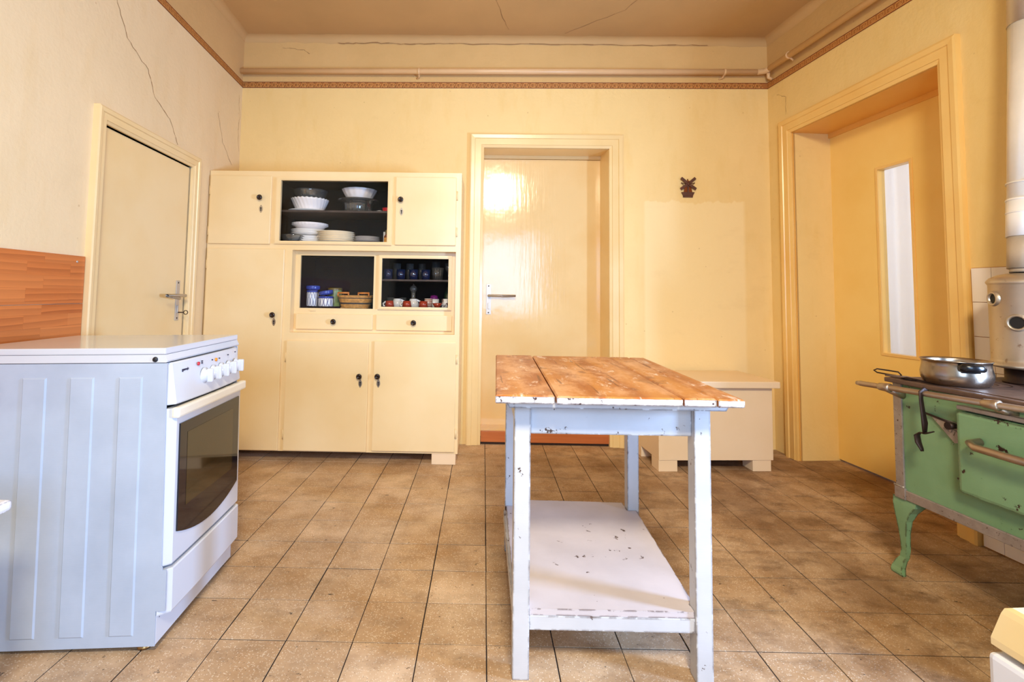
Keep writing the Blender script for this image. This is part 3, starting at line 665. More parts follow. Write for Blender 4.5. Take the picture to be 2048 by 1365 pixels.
m.box(cx0, cx0+.02, CY+.022, CB, .066, 1.806); m.box(cx1-.02, cx1, CY+.022, CB, .066, 1.806); m.box(cx0+.02, cx1-.02, CY+.022, CB, 1.786, 1.806); m.box(cx0+.02, cx1-.02, CY+.022, CB, .066, .086)
m.box(cx0+.02, cx1-.02, CB-.012, CB, .086, 1.786); m.build('carcass', 'cab', cab)
m = CX()
def cell(m, x0, x1, z0, z1, y0):
    t_ = .008
    m.box(x0-t_, x1+t_, CB-.03, CB-.014, z0-t_, z1+t_); m.box(x0-t_, x0, y0, CB-.03, z0-t_, z1+t_); m.box(x1, x1+t_, y0, CB-.03, z0-t_, z1+t_); m.box(x0, x1, y0, CB-.03, z1, z1+t_); m.box(x0, x1, y0, CB-.03, z0-t_, z0)
cell(m, -1.34, -.575, 1.358, 1.765, CY+.023); cell(m, -1.188, -.686, .940, 1.285, CY+.081); cell(m, -.668, -.208, .952, 1.285, CY+.081)
m.build('lining', 'inner', cab)
CX().box(-1.34, -.575, CY+.04, CB-.032, 1.553, 1.566, .001).build('shelf', 'innershelf', cab)
CX().box(-.667, -.209, CY+.087, CB-.032, 1.121, 1.132, .001).build('shelf', 'innershelf', cab)
for (x0, x1) in ((-.307, -.16), (-1.73, -1.585)):
    for y0 in (CY+.004, CB-.13): CX().box(x0, x1, y0, y0+.12, 0, .066, .003).build('foot', 'chest', cab)
AX = Matrix(((1, 0, 0), (0, 0, 1), (0, -1, 0)))   # local z of a lathe -> -y (toward the room)
AXm = Matrix(((1, 0, 0), (0, 0, -1), (0, 1, 0)))
def knob_at(x, z, parent, y):
    m = CX(); m.lathe([(0.007, 0), (.007, .012), (.015, .016), (.0175, .022), (.015, .028), (.008, .030), (.0075, .027), (0, .027)], 20, (x, y, z), axis=AXm); m.build('knob', 'knob', parent)
def keyhole_at(x, z, parent, y):
    m = CX(); pts = [(.011*math.cos(a), .022*math.sin(a)*(1+.15*math.cos(4*a))) for a in [2*PI*k/18 for k in range(18)]]
    m.prism([(x+a, z+b) for a, b in pts], y-.0022, y); p = m.build('keyhole_plate', 'nickel', parent)
def keyslot(x, z, parent, y):
    m = CX(); pts = [(.005*math.cos(a), .005+.005*math.sin(a)) for a in [2*PI*k/10 for k in range(10)]]
    m.prism([(x+a, z+b) for a, b in pts], y-.0030, y-.002); m.prism([(x-.003, z-.013), (x+.003, z-.013), (x+.002, z+.003), (x-.002, z+.003)], y-.0030, y-.002); m.build('keyhole', 'black', parent)
def hinge_at(x, z, parent, y):
    m = CX(); m.tube([(x, y-.004, z-.028), (x, y-.004, z+.028)], .0055, 8); m.box(x-.008, x+.008, y-.002, y+.002, z-.027, z+.027); m.build('hinge', 'cab', parent)
yd = CY-.016
def cab_door(x0, x1, z0, z1, kx, kz, hx, hzs, label=None, kh=.052):
    d = CX().box(x0, x1, yd, CY, z0, z1, .004).build('door', 'cab', cab)
    if label: d['label'] = label
    knob_at(kx, kz, d, yd); keyhole_at(kx+.004, kz-kh, d, yd); keyslot(kx+.004, kz-kh, d, yd)
    for z in hzs: hinge_at(hx, z, d, yd+.012)
    return d
cab_door(-1.737, -1.347, 1.339, 1.772, -1.413, 1.631, -1.740, (1.68, 1.42), None, .070)
cab_door(-.562, -.180, 1.344, 1.775, -.527, 1.628, -.176, (1.66, 1.43), None, .074)
cab_door(-1.737, -1.250, .072, 1.309, -1.304, .898, -1.740, (1.21, .2), 'tall left-hand door', .044)
cab_door(-1.217, -.706, .073, .740, -.756, .530, -1.221, (.64, .17), None, .044)
cab_door(-.673, -.167, .080, .745, -.644, .532, -.162, (.64, .19), None, .044)
for x0, x1, kx in ((-1.188, -.700, -.944), (-.678, -.199, -.439)):
    d = CX().box(x0, x1, CY+.047, CY+.065, .809, .905, .003).build('drawer', 'cab', cab); knob_at(kx, .858, d, CY+.047)
def glazed(o, i, y0, name='glazed_frame'):
    m = CX(); x0, x1, z0, z1 = o; a, b, c, d = i
    m.holed(x0, x1, z0, z1, [i], y0, y0+.016); m.holed(x0+.006, x1-.006, z0+.006, z1-.006, [(a-.006, b+.006, c-.006, d+.006)], y0-.003, y0)
    f = m.build(name, 'cab', cab); CX().box(a-.003, b+.003, y0+.008, y0+.011, c-.003, d+.003).build('pane', 'glass', f); return f
glazed((-1.320, -.583, 1.342, 1.763), (-1.288, -.611, 1.361, 1.746), CY-.016)
glazed((-.671, -.205, .939, 1.284), (-.650, -.226, .956, 1.264), CY+.0485)
CX().box(-1.175, -.704, CY+.071, CY+.074, .942, 1.276).build('pane', 'glass', cab)
CX().box(-1.104, -1.068, CY+.057, CY+.065, .922, .931, .002).build('latch', 'cab', cab)
# dark twig left on top of the cupboard
# ------------------------------------------------------------------ crockery in the cupboard
S1 = 1.566; F1 = 1.358; F2 = .940; F3 = .952; S2 = 1.132; yc = 3.345
def dish(name, prof, mat, label, cat, loc, group=None, flute=None, seg=40):
    return tag_at(MB().lathe(prof, seg, flute=flute).build(name, mat), label, cat, loc, group)
def tag_at(o, label, cat, loc, group=None, rz=0): o.location = loc; o.rotation_euler = (0, 0, rz); return tag(o, label, cat, group)
def bowl_prof(r0, r1, h, t_=.004, curve=1.0):
    out = [(0, 0), (r0, 0)]; inn = []
    for k in range(1, 9):
        u = k/8; r = r0+(r1-r0)*(u**(1/curve)); out.append((r, h*u))
    for k in range(8, 0, -1):
        u = k/8; r = r0+(r1-r0)*(u**(1/curve))-t_; inn.append((max(r, .001), t_+(h-t_)*u if k < 8 else h))
    return out+inn+[(0, t_)]
def plate_prof(r, h, t_=.004): return [(0, 0), (r*.58, 0), (r*.66, h*.35), (r, h), (r, h+t_*.7), (r*.66, h*.35+t_), (r*.56, t_), (0, t_)]
dish('serving_plate', plate_prof(.128, .016), 'porcelain', 'flat white serving plate under the fluted white bowl', 'plate', (-1.188, yc, S1))
scal = lambda a, r, z: 1+.009*math.cos(26*a+z*60)*min(1, r/.08)
fb = MB().lathe(bowl_prof(.078, .122, .088, .004, 1.3), 156, flute=scal); fb.v = [(x, y, z+(.0022*math.cos(26*math.atan2(y, x)+z*60) if z > .084 else 0)) for x, y, z in fb.v]
tag_at(fb.build('fluted_bowl', 'whitedish'), 'white swirl-fluted bowl with a scalloped rim, top left in the cupboard', 'bowl', (-1.178, yc, S1+.008))
dish('glass_bowl', bowl_prof(.07, .112, .085, .004, 1.4), 'glassware', 'clear glass bowl standing inside the fluted white bowl', 'bowl', (-1.176, yc, S1+.072))
fl2 = lambda a, r, z: 1+(.012*math.cos(22*a) if z < .06 else .0)
tag_at(MB().lathe([(0, 0), (.088, 0), (.090, .03), (.092, .055), (.100, .072), (.118, .082), (.137, .087), (.136, .091), (.115, .087), (.096, .077), (.086, .055), (.084, .006), (0, .006)], 132, flute=fl2).build('glass_salad_bowl', 'glassware'), 'ribbed clear glass bowl with a wide flared rim under the white bowl', 'bowl', (-.85, yc, S1+.004))
dish('glass_saucer', plate_prof(.125, .008), 'glassware', 'clear glass plate under the ribbed glass bowl', 'plate', (-.85, yc, S1), seg=48)
wob = lambda a, r, z: 1+(.012*math.cos(16*a) if r > .09 else 0)
dish('white_bowl', bowl_prof(.074, .116, .070, .004, 1.2), 'whitedish', 'plain white bowl on top of the flared glass bowl', 'bowl', (-.845, yc, S1+.094), None, wob, 96)
cp = thing('red_cup', 'red cup beside the right jamb on the upper shelf', 'cup', (-.655, yc, S1)); MB().lathe(bowl_prof(.024, .034, .045, .003), 24).build('bowl', 'red', cp)
m = MB(); m.tube([(.030, 0, .035), (.048, 0, .034), (.05, 0, .018), (.027, 0, .010)], .004, 8); m.build('handle', 'red', cp)
tag_at(MB().lathe([(0, 0), (.036, 0), (.034, .012), (.024, .028), (.006, .034), (0, .034)], 28).build('upturned_saucer_dish', 'porcelain'), 'small upturned white dish left of the red cup', 'dish', (-.712, yc+.02, S1))
# lower compartment
gp = 'plates in the left white stack'; z = F1; names = ['bottom', 'second', 'third', 'fourth', 'fifth', 'sixth', 'seventh']
hs = [.012, .012, .012, .022, .012, .012, .012]
p0 = None
for k in range(7):
    mt = 'porcelain'
    o = dish('dinner_plate', plate_prof(.119 if k != 3 else .117, .013), mt, '', 'plate', (-1.172+random.uniform(-.002, .002), yc, z), gp) if p0 is None else p0.copy()
    if p0 is None: p0 = o
    else: COL.objects.link(o); o.location = (-1.172+random.uniform(-.003, .003), yc+random.uniform(-.003, .003), z)
    o['label'] = ('white dinner plate at the bottom of the left stack' if k == 0 else 'white dinner plate, %s from the bottom of the left stack' % names[k]); o['group'] = gp; z += hs[k] + (.004 if k == 6 else 0)
ff = lambda a, r, z: 1+.012*math.cos(30*a)*(1 if r > .1 else 0)
for k in range(2):
    dish('soup_plate', [(0, 0), (.075, 0), (.098, .020), (.117, .030), (.117, .033), (.096, .024), (.073, .004), (0, .004)], 'whitedish', ('lower' if k == 0 else 'upper')+' white rippled soup plate on top of the left plate stack', 'plate', (-1.172, yc, z+k*.010), 'soup plates on the left stack', ff, 120)
gp = 'cream plates in the middle stack'; z = F1; p0 = None
for k in range(6):
    if p0 is None: p0 = o = dish('cream_plate', plate_prof(.124, .017), 'creamdish', '', 'plate', (-.985, yc-.03, z), gp)
    else: o = p0.copy(); COL.objects.link(o); o.location = (-.985+random.uniform(-.003, .003), yc-.03+random.uniform(-.002, .002), z)
    o['label'] = ['cream plate at the bottom of the middle stack', 'cream plate, second from the bottom of the middle stack', 'cream plate, third from the bottom of the middle stack', 'cream plate, third from the top of the middle stack', 'cream plate, second from the top of the middle stack', 'topmost cream plate of the middle stack'][k]; o['group'] = gp; z += .0125
gp = 'small plates in the right stack'; z = F1+.0; p0 = None
dish('dark_plate', plate_prof(.085, .018), 'darkdish', 'dark plate at the bottom of the small right-hand stack', 'plate', (-.788, yc+.01, z), gp); z += .020
for k in range(4):
    if p0 is None: p0 = o = dish('side_plate', plate_prof(.084, .009), 'greydish', '', 'plate', (-.788, yc+.01, z), gp)
    else: o = p0.copy(); COL.objects.link(o); o.location = (-.788+random.uniform(-.002, .002), yc+.01, z)
    o['label'] = ['lowest grey side plate, resting on the dark plate', 'grey side plate, second above the dark plate', 'grey side plate, third above the dark plate', 'topmost grey side plate of the small right-hand stack'][k]; o['group'] = gp; z += .0085
dish('glass_dish', bowl_prof(.045, .078, .052, .003, 1.5), 'glassware', 'small clear glass bowl in front of the left plate stack', 'bowl', (-1.248, 3.252, F1))
tag_at(MB().box(-.016, .016, -.006, .006, 0, .100, .001).build('spice_card', 'card'), 'upright white card packet left of the mustard-coloured jar', 'packet', (-.672, 3.40, F1), None, .1)
jr = thing('condiment_jar', 'amber jar with an olive lid and orange label at the right jamb', 'jar', (-.628, 3.26, F1)); MB().lathe([(0, 0), (.026, 0), (.028, .006), (.028, .052), (.018, .068), (.018, .074), (0, .074)], 24).build('jar_body', 'jarcontent', jr)
MB().lathe([(.019, .066), (.020, .070), (.020, .094), (0, .095)], 24).build('lid', 'jarlid', jr); MB().lathe([(.0286, .010), (.0286, .044)], 24).build('label_band', 'label', jr)
# canisters, tin, tray, basket
tag_at(MB().lathe([(0, 0), (.118, 0), (.125, .008), (.126, .012), (.122, .012), (.115, .004), (0, .004)], 40).build('black_tray', 'tray'), 'round glossy black tray under the canisters', 'tray', (-1.055, 3.365, F2))
zt = F2+.004
def canister(name, label, loc, r, h, lidtilt=None):
    c = thing(name, label, 'canister', loc); MB().lathe([(0, 0), (r*.94, 0), (r, .006), (r, h*.92), (r*.93, h), (r*.90, h), (r*.92, h*.9), (r*.9, .006), (0, .006)], 36).build('jar_body', 'canister', c)
    MB().lathe([(r*.95, h), (r*1.03, h+.003), (r*1.03, h+.010), (r*.93, h+.013), (r*.90, h+.0)], 36).build('rim', 'bluelid', c)
    m = MB(); m.tube([(r*1.02, -.004, h+.004), (r*1.18, -.006, h-.01), (r*1.15, -.006, h-.035), (r*1.02, -.004, h-.04)], .0016, 6); m.build('clip', 'nickel', c); return c
c1 = canister('canister', 'tall blue and white patterned canister on the black tray', (-1.135, 3.325, zt), .036, .098)
c2 = canister('canister', 'short blue and white patterned canister in front of the green tin', (-1.042, 3.32, zt), .048, .060)
lidp = [(0, .002), (.034, 0), (.044, .006), (.046, .012), (.044, .018), (.046, .022), (.042, .028), (0, .032)]
for c_, z_, ry in ((c1, .112, 0), (c2, .080, -.17)):
    m = MB(T(.004, 0, z_) @ Matrix.Rotation(ry, 4, 'Y')); m.lathe(lidp, 36); m.build('lid', 'bluelid', c_)
tn = thing('green_tin', 'green patterned tin behind the short canister', 'tin', (-1.005, 3.395, zt)); MB().lathe([(0, 0), (.045, 0), (.046, .003), (.046, .120), (.0455, .122)], 32).build('tin_body', 'tin', tn); MB().lathe([(.047, .112), (.0475, .122), (.046, .128), (.030, .130), (0, .130)], 32).build('lid', 'jarlid', tn)
tag_at(MB().lathe([(0, 0), (.018, 0), (.019, .05), (.010, .075), (.010, .10), (0, .10)], 20).build('brown_bottle', 'brownglass'), 'small dark brown bottle left of the tall canister', 'bottle', (-1.142+.004, 3.44, F2))
bk = thing('wicker_basket', 'oblong wicker basket with two bamboo handles in the cupboard', 'basket', (-.845, 3.33, F2))
for k in range(16):
    z0 = .004+k*.0052; s_ = 1-.22*(1-k/15); m = MB(); mt = 'wickerdark' if k in (5, 6, 12) else 'wicker'; n = 56; pts = []
    for j in range(n+1):
        a = 2*PI*j/n; ph = (1 if k % 2 else -1)*math.sin(28*a)*.0016
        pts.append(((.112*s_+ph)*math.copysign(abs(math.cos(a))**.6, math.cos(a)), (.078*s_+ph)*math.copysign(abs(math.sin(a))**.6, math.sin(a)), z0))
    m.tube(pts, .0031, 6, cap=False); m.build('wicker_strand', mt, bk)
m = MB(); m.box(-.085, .085, -.058, .058, .001, .006); m.build('bottom', 'wicker', bk)
for s in (-1, 1):
    m = MB(); m.tube([(s*.066-.036, -.068, .100), (s*.066+.036, -.068, .100)], .0065, 10)
    for q in (-.034, .034): m.tube([(s*.066+q, -.070, .078), (s*.066+q, -.068, .104)], .005, 8)
    m.build('handle', 'bamboo', bk)
# glasses on the little shelf
gg = 'blue glasses on the cupboard shelf'
def tumbler(r0, r1, h): return [(0, 0), (r0, 0), (r1, h), (r1-.002, h), (r0-.002, .006), (0, .006)]
gb0 = None
for i, (x, y) in enumerate(((-.626, 3.275), (-.545, 3.29), (-.460, 3.275), (-.382, 3.29))):
    lab = ['leftmost blue glass tumbler on the small shelf', 'second blue glass tumbler from the left on the small shelf', 'third blue glass tumbler from the left on the small shelf', 'rightmost blue glass tumbler, beside the cut-glass tumbler'][i]
    if gb0 is None: gb0 = o = dish('blue_tumbler', tumbler(.026, .030, .066), 'blueglass', lab, 'glass', (x, y, S2), gg, seg=24)
    else: o = gb0.copy(); COL.objects.link(o); o.location = (x, y, S2); o['label'] = lab
gg = 'tall clear glasses behind the blue ones'; gb0 = None
for i, (x, y) in enumerate(((-.585, 3.375), (-.50, 3.38), (-.416, 3.375), (-.325, 3.39))):
    lab = ['tall clear glass behind and between the first two blue tumblers', 'tall clear glass behind the third blue tumbler', 'tall clear glass behind the rightmost blue tumbler', 'tallest clear glass, behind the cut-glass tumbler'][i]
    if gb0 is None: gb0 = o = dish('tall_glass', tumbler(.024, .026, .110), 'glassware', lab, 'glass', (x, y, S2), gg, seg=24)
    else: o = gb0.copy(); COL.objects.link(o); o.location = (x, y, S2); o['label'] = lab
    if i == 3: o.scale = (1.15, 1.15, 1.14)
cut = lambda a, r, z: 1+.05*math.cos(9*a)
dish('cut_glass_tumbler', tumbler(.029, .037, .080), 'glassware', 'cut clear glass tumbler at the right of the small shelf', 'glass', (-.303, 3.285, S2), None, cut, 90)
dish('wine_glass', [(0, 0), (.028, 0), (.004, .006), (.004, .05), (.022, .075), (.024, .115), (.022, .115), (.018, .078), (0, .06)], 'glassware', 'stemmed clear glass at the far right of the small shelf', 'glass', (-.238, 3.345, S2), seg=24)
# cups below
def cup(name, label, loc, mat, r0, r1, h, up=False, group=None, rz=0., handle=True, hm=None):
    c = thing(name, label, 'cup', loc, rz, group)
    pr_ = [(r1, 0), (r1-.003, 0), (r0-.003, h-.004), (0, h-.004), (0, h), (r0, h), (r1, 0)] if not up else [(0, 0), (r0, 0), (r1, h), (r1-.003, h), (r0-.003, .005), (0, .005)]
    MB().lathe(pr_, 28).build('cup_body', mat, c)
    if handle:
        m = MB(); m.tube([(-r1*.92, 0, h*.18), (-r1*1.35, 0, h*.22), (-r1*1.42, 0, h*.55), (-r0*1.2, 0, h*.82), (-r0*.9, 0, h*.85)], .0036, 8, 1.6); m.build('handle', hm or mat, c)
    return c
gcup = 'brown cups upside down in the cupboard'
cup('espresso_cup', 'leftmost upside-down red-brown cup behind the small pane', (-.612, 3.275, F3), 'browncup', .024, .031, .042, False, gcup, -.2, True, 'porcelain')
cup('espresso_cup', 'upside-down red-brown cup in front of the pepper mill', (-.499, 3.275, F3), 'browncup', .024, .031, .042, False, gcup, -.2, True, 'porcelain')
cup('espresso_cup', 'upside-down red-brown cup left of the striped cup', (-.392, 3.275, F3), 'browncup', .024, .031, .042, False, gcup, PI, False)
gcup = 'white cups upside down in the cupboard'
cup('white_cup', 'upside-down white cup beside the leftmost brown cup', (-.575, 3.355, F3), 'porcelain', .024, .042, .055, False, gcup, PI+.3)
cup('white_cup', 'upside-down white cup below the pepper mill', (-.467, 3.355, F3), 'porcelain', .024, .042, .055, False, gcup, PI+.3)
cup('striped_cup', 'brown and white striped cup behind the row of cups', (-.366, 3.345, F3), 'stripecup', .025, .027, .058, True, None, 0, False)
cup('brown_bowl_cup', 'low brown and white bowl-shaped cup in the front right', (-.30, 3.275, F3), 'browncup', .016, .034, .030, True, None, PI+.4, True, 'porcelain')
cup('patterned_mug', 'white mug with a brown pattern at the far right', (-.245, 3.30, F3), 'patmug', .026, .028, .058, True, None, .3, False)
pw = thing('white_pot', 'white pot with a purple lid behind the cups', 'pot', (-.335, 3.40, F3)); MB().lathe([(0, 0), (.033, 0), (.034, .055), (.0, .056)], 28).build('pot_body', 'porcelain', pw); MB().lathe([(.030, .056), (.027, .064), (.022, .078), (0, .082)], 24).build('lid', 'purple', pw)
pm = thing('pepper_mill', 'clear pepper mill with a round head behind the cups', 'mill', (-.478, 3.42, F3)); MB().lathe([(0, 0), (.026, 0), (.026, .02), (.014, .06), (.013, .09), (.016, .098), (0, .1)], 24).build('mill_body', 'pepper', pm)
MB().lathe([(.012, .098), (.024, .112), (.026, .124), (.020, .138), (.006, .146), (.004, .156), (0, .157)], 24).build('mill_head', 'pepper', pm)
gb0 = None
for i, (x, lab) in enumerate(((-.630, 'small clear glass at the left behind the leftmost brown cup'), (-.548, 'small clear glass between the two white cups'))):
    dish('small_glass', tumbler(.022, .026, .062), 'glassware', lab, 'glass', (x, 3.41, F3), 'small clear glasses behind the cups', seg=24)
tag_at(MB().lathe([(0, 0), (.028, 0), (.03, .01), (.03, .10), (.012, .14), (.011, .19), (0, .19)], 24).build('green_bottle', 'greenglass'), 'green glass bottle half hidden behind the right frame', 'bottle', (-.238, 3.43, F3))
# ------------------------------------------------------------------ work table
tb = thing('work_table', 'white painted work table with a worn wooden plank top and lower shelf', 'table', (.36, 1.43, 0))
def TB(): return MB(T(-.36, -1.43, 0))
ty0, ty1 = 1.335, 2.215; Z1 = .780; Z0 = .757
# plank boundaries at front and back edge (top is slightly out of square)
fx = [.034, .192, .522, .608, .677]; bx = [.056, .214, .545, .628, .694]
for k in range(4):
    g = .0016; a0, a1, b0, b1 = fx[k]+(g if k else 0), fx[k+1]-(g if k < 3 else 0), bx[k]+(g if k else 0), bx[k+1]-(g if k < 3 else 0)
    if k == 0: a1 -= .0015; b1 -= .001
    zt_ = Z1 - [0, .001, .0004, .0012][k]; c = .004; r_ = .010 if k in (0, 3) else .003
    m = TB(); m.cur = 0
    yb = ty1-.012*(k/3); yf = ty0-.008*(k/3)
    top = [(a0+c, yf+c, zt_), (a1-c, yf+c, zt_), (b1-c, yb-c, zt_), (b0+c, yb-c, zt_)]
    mid = [(a0, yf, zt_-c), (a1, yf, zt_-c), (b1, yb, zt_-c), (b0, yb, zt_-c)]; bot = [(x, y, Z0+.003) for x, y, z_ in mid]; bt2 = [(a0+.003, yf+.004, Z0), (a1-.003, yf+.004, Z0), (b1-.003, yb-.004, Z0), (b0+.003, yb-.004, Z0)]
    V_ = top+mid+bot+bt2; m.add(V_, [[0, 1, 2, 3]])
    m.cur = 1; fs = []
    for q in (0, 4, 8):
        for e in range(4): fs.append([q+e, q+4+e, q+4+(e+1) % 4, q+(e+1) % 4])
    fs.append([12, 15, 14, 13]); m.add(V_, fs)
    m.mi = [0] + [(1 if ((e == 0 and q > 0) or (e == 1 and k == 3)) else 0) for q in range(3) for e in range(4)] + [1]
    m.build('plank', ['tabletop', 'tabledge'], tb)
m = TB(); m.prism([(.062, .757), (.664, .757), (.652, .738), (.072, .738)], 1.375, 1.425, 'Y'); m.build('cleat', 'tablepaint', tb)
m = TB(); m.prism([(.07, .757), (.672, .757), (.66, .738), (.08, .738)], 2.12, 2.17, 'Y'); m.build('cleat', 'tablepaint', tb)
for x0, x1, y0 in ((.090, .136, 1.43), (.588, .634, 1.43), (.098, .140, 2.115), (.590, .636, 2.09)):
    m = TB(); xm = (x0+x1)/2; tp = .92; h_ = (x1-x0)/2; d_ = .046
    vs = []
    for z_, s_ in ((0, .97), (.004, 1), (.735, 1), (.74, 1)):
        w_ = h_*s_; vs += [(xm-w_, y0+.001, z_), (xm+w_, y0+.001, z_), (xm+w_, y0+d_, z_), (xm-w_, y0+d_, z_)]
    m.box(x0, x1, y0, y0+d_, 0, .74, .0025); m.build('leg', 'tablepaint', tb)
TB().box(.136, .588, 1.445, 1.470, .652, .738, .002).build('apron', 'tablepaint', tb)
TB().box(.14, .592, 2.12, 2.145, .652, .738, .002).build('apron', 'tablepaint', tb)
TB().box(.100, .122, 1.476, 2.115, .652, .738, .002).build('apron', 'tablepaint', tb)
TB().box(.600, .622, 1.476, 2.09, .652, .738, .002).build('apron', 'tablepaint', tb)
m = TB(); m.prism([(.137, 1.438), (.587, 1.438), (.587, 1.478), (.600, 1.478), (.624, 2.088), (.588, 2.088), (.588, 2.165), (.142, 2.175), (.142, 2.112), (.104, 2.112), (.098, 1.478), (.137, 1.478)], .166, .183, 'Z'); m.build('shelf_board', 'shelfpaint', tb)
TB().box(.1365, .5875, 1.436, 1.458, .128, .1655, .0015).build('stretcher', 'tablepaint', tb)
TB().box(.092, .112, 1.478, 2.112, .126, .1655, .0015).build('stretcher', 'tablepaint', tb)
TB().box(.594, .612, 1.478, 2.088, .126, .1655, .0015).build('stretcher', 'tablepaint', tb)

# ------------------------------------------------------------------ low chest
ch = thing('storage_chest', 'low cream painted wooden chest with a lid, on block feet by the back wall', 'chest', (1.06, 3.09, 0), math.radians(3.4))
m = MB(); m.box(0, .705, 0, .40, .066, .500, .003); m.build('body', 'chest', ch)
MB().box(-.022, .735, -.035, .425, .5005, .540, .005).build('lid', 'chest', ch)
for x0 in (.0, .578):
    for y0 in (.004, .285): MB().box(x0, x0+.114, y0, y0+.11, 0, .066, .002).build('foot', 'chest', ch)

# ------------------------------------------------------------------ electric cooker (turned to face right)
ck = thing('electric_cooker', 'white electric cooker with a dark glass oven door, facing right', 'cooker', (-.929, 1.494, 0), 0, None, (0, math.radians(-.9), math.radians(3.5)))
CK = lambda: MB()          # local: x = out of the front, y = along the front away from camera, z up
Wd = .495
m = CK()
m.prism([(-.60, .022), (0, .022), (0, .118), (.026, .118), (.026, .232), (.014, .232), (.014, .240), (.012, .240), (.008, .825), (-.60, .825)], 0, .004, 'Y')
m.build('side_panel', 'whiteside', ck)
m = CK(); m.prism([(-.60, .022), (0, .022), (0, .118), (.006, .118), (.006, .825), (-.60, .825)], Wd-.004, Wd, 'Y'); m.build('side_panel', 'whiteside', ck)
m = CK()                   # pressed ribs of the side panel
for a in (-.400, -.266, -.128):
    z0, z1, b = .052, .785, a+.068
    # raised field: frustum
    e = .004; m.add([(a, 0, z0), (b, 0, z0), (b, 0, z1), (a, 0, z1), (a+e, -.0035, z0+e), (b-e, -.0035, z0+e), (b-e, -.0035, z1-e), (a+e, -.0035, z1-e)], [[0, 1, 5, 4], [1, 2, 6, 5], [2, 3, 7, 6], [3, 0, 4, 7], [4, 5, 6, 7]])
m.build('side_rib', 'whiteside', ck)
m = CK(); m.box(-.58, -.006, .006, Wd-.006, .05, .82); m.build('oven_body', 'gap', ck)
m = CK(); m.box(-.60, .0005, .004, Wd-.004, .024, .116, .001); m.build('plinth', 'white', ck)
m = CK(); m.prism([(-.60, .827), (.006, .827), (.010, .832), (.002, .850), (-.60, .850)], -.001, Wd+.001, 'Y'); m.build('top_band', 'white', ck)
m = CK(); m.box(-.605, .004, -.003, Wd+.003, .8505, .870, .004); m.build('lid', 'white', ck)
def bowed(z0, z1, x0, x1, name, mat, bow=.012, r=.010, slope=0.):
    """front panel with gently bowed face and rounded ends"""
    m = CK(); n = 22; vs = []; fs = []
    for i in range(n+1):
        u = i/n; y = .001+u*(Wd-.002); f_ = 1-(2*u-1)**2; en = min(1, min(u, 1-u)*Wd/r); en = math.sqrt(max(0, 1-(1-en)**2)); X = x0+(x1-x0-bow)*en+bow*f_*en
        vs += [(x0, y, z0), (X-.002, y, z0), (X, y, z0+.004), (X-slope, y, z1-.004), (X-slope-.003, y, z1), (x0, y, z1)]
    for i in range(n):
        for k in range(6): fs.append([i*6+k, (i+1)*6+k, (i+1)*6+(k+1) % 6, i*6+(k+1) % 6])
    fs.append([0, 1, 2, 3, 4, 5]); fs.append([n*6+k for k in range(6)][::-1]); m.add(vs, fs, True); return m.build(name, mat, ck)
pn_ = bowed(.700, .824, -.004, .036, 'control_panel', 'white', .010, .03, .016)
for s_ in pn_.data.polygons: s_.use_smooth = False
dr = bowed(.103, .228, .002, .036, 'drawer', 'white', .004, .008)
od = bowed(.238, .690, .002, .032, 'oven_door', 'white', .003, .008)
for o_ in (dr, od):
    for s_ in o_.data.polygons: s_.use_smooth = False
m = CK(); m.box(.022, .044, .006, Wd-.004, .662, .693, .006); m.build('oven_handle', 'cream_plastic', od)
# oven glass with curved lower edge
pts = [(.036, .640), (.450, .640)]; n = 16
for k in range(n+1):
    u = k/n; y = .450-(.450-.036)*u; pts.append((y, .325-.042*(1-(2*u-1)**2)))
m = CK(); m.prism(pts, .0305, .0345, 'X'); og = m.build('oven_glass', 'blackglass', od)
m = CK(); m.box(.0346, .0352, .078, .400, .385, .605); m.build('oven_window', 'ovenview', od)
gk = 'control knobs'
for i, y in enumerate((.186, .247, .307, .368, .428)):
    m = CK(); Ax = Matrix(((0, 0, 1), (0, 1, 0), (-1, 0, 0))); zc = .760; xk = .0272
    m.lathe([(.026, 0), (.026, .004), (.020, .008), (.019, .014), (0, .015)], 24, (xk, y, zc), axis=Ax); m.box(xk+.010, xk+.030, y-.006, y+.006, zc-.022, zc+.022, .004); m.build('knob', 'white', pn_)
for y, z_, mt in ((.151, .803, 'redlamp'), (.273, .8005, 'orangelamp')):
    m = CK(); m.lathe([(.006, 0), (.006, .004), (0, .006)], 14, (.0235, y, z_), axis=Matrix(((0, 0, 1), (0, 1, 0), (-1, 0, 0)))); m.build('indicator_lamp', mt, pn_)
m = CK()
for y, z_ in ((.176, .808), (.176, .802), (.247, .803), (.300, .802), (.368, .806), (.428, .810)): m.box(.0225, .0262, y-.002, y+.002, z_-.002, z_+.002)
m.build('scale_mark', 'ink', pn_)
text('gorenje', .0125, 'ink', pn_, T(.0195, .082, .796) @ Matrix(((0, 0, 1, 0), (1, 0, 0, 0), (0, 1, 0, 0), (0, 0, 0, 1))) @ Matrix.Identity(4), depth=.0012)
m = CK(); m.lathe([(0, 0), (.007, .001), (.008, .004)], 14, (-.026, -.005, .836), axis=Matrix(((1, 0, 0), (0, 0, 1), (0, -1, 0)))); m.build('screw', 'gap', ck)
for x_, y_ in ((-.045, .035), (-.045, Wd-.035), (-.56, .035), (-.56, Wd-.035)):
    m = CK(); m.lathe([(0, .002), (.020, .002), (.022, .008), (.010, .012), (.008, .03)], 18, (x_, y_, 0)); m.build('foot', 'brass', ck)
for z_, y_ in ((.092, .02), (.092, Wd-.02)):
    m = CK(); m.lathe([(0, .003), (.004, .002), (.005, 0)], 10, (-.002, y_, z_), axis=Matrix(((0, 0, 1), (0, 1, 0), (-1, 0, 0)))); m.build('plinth_screw', 'darkiron', ck)
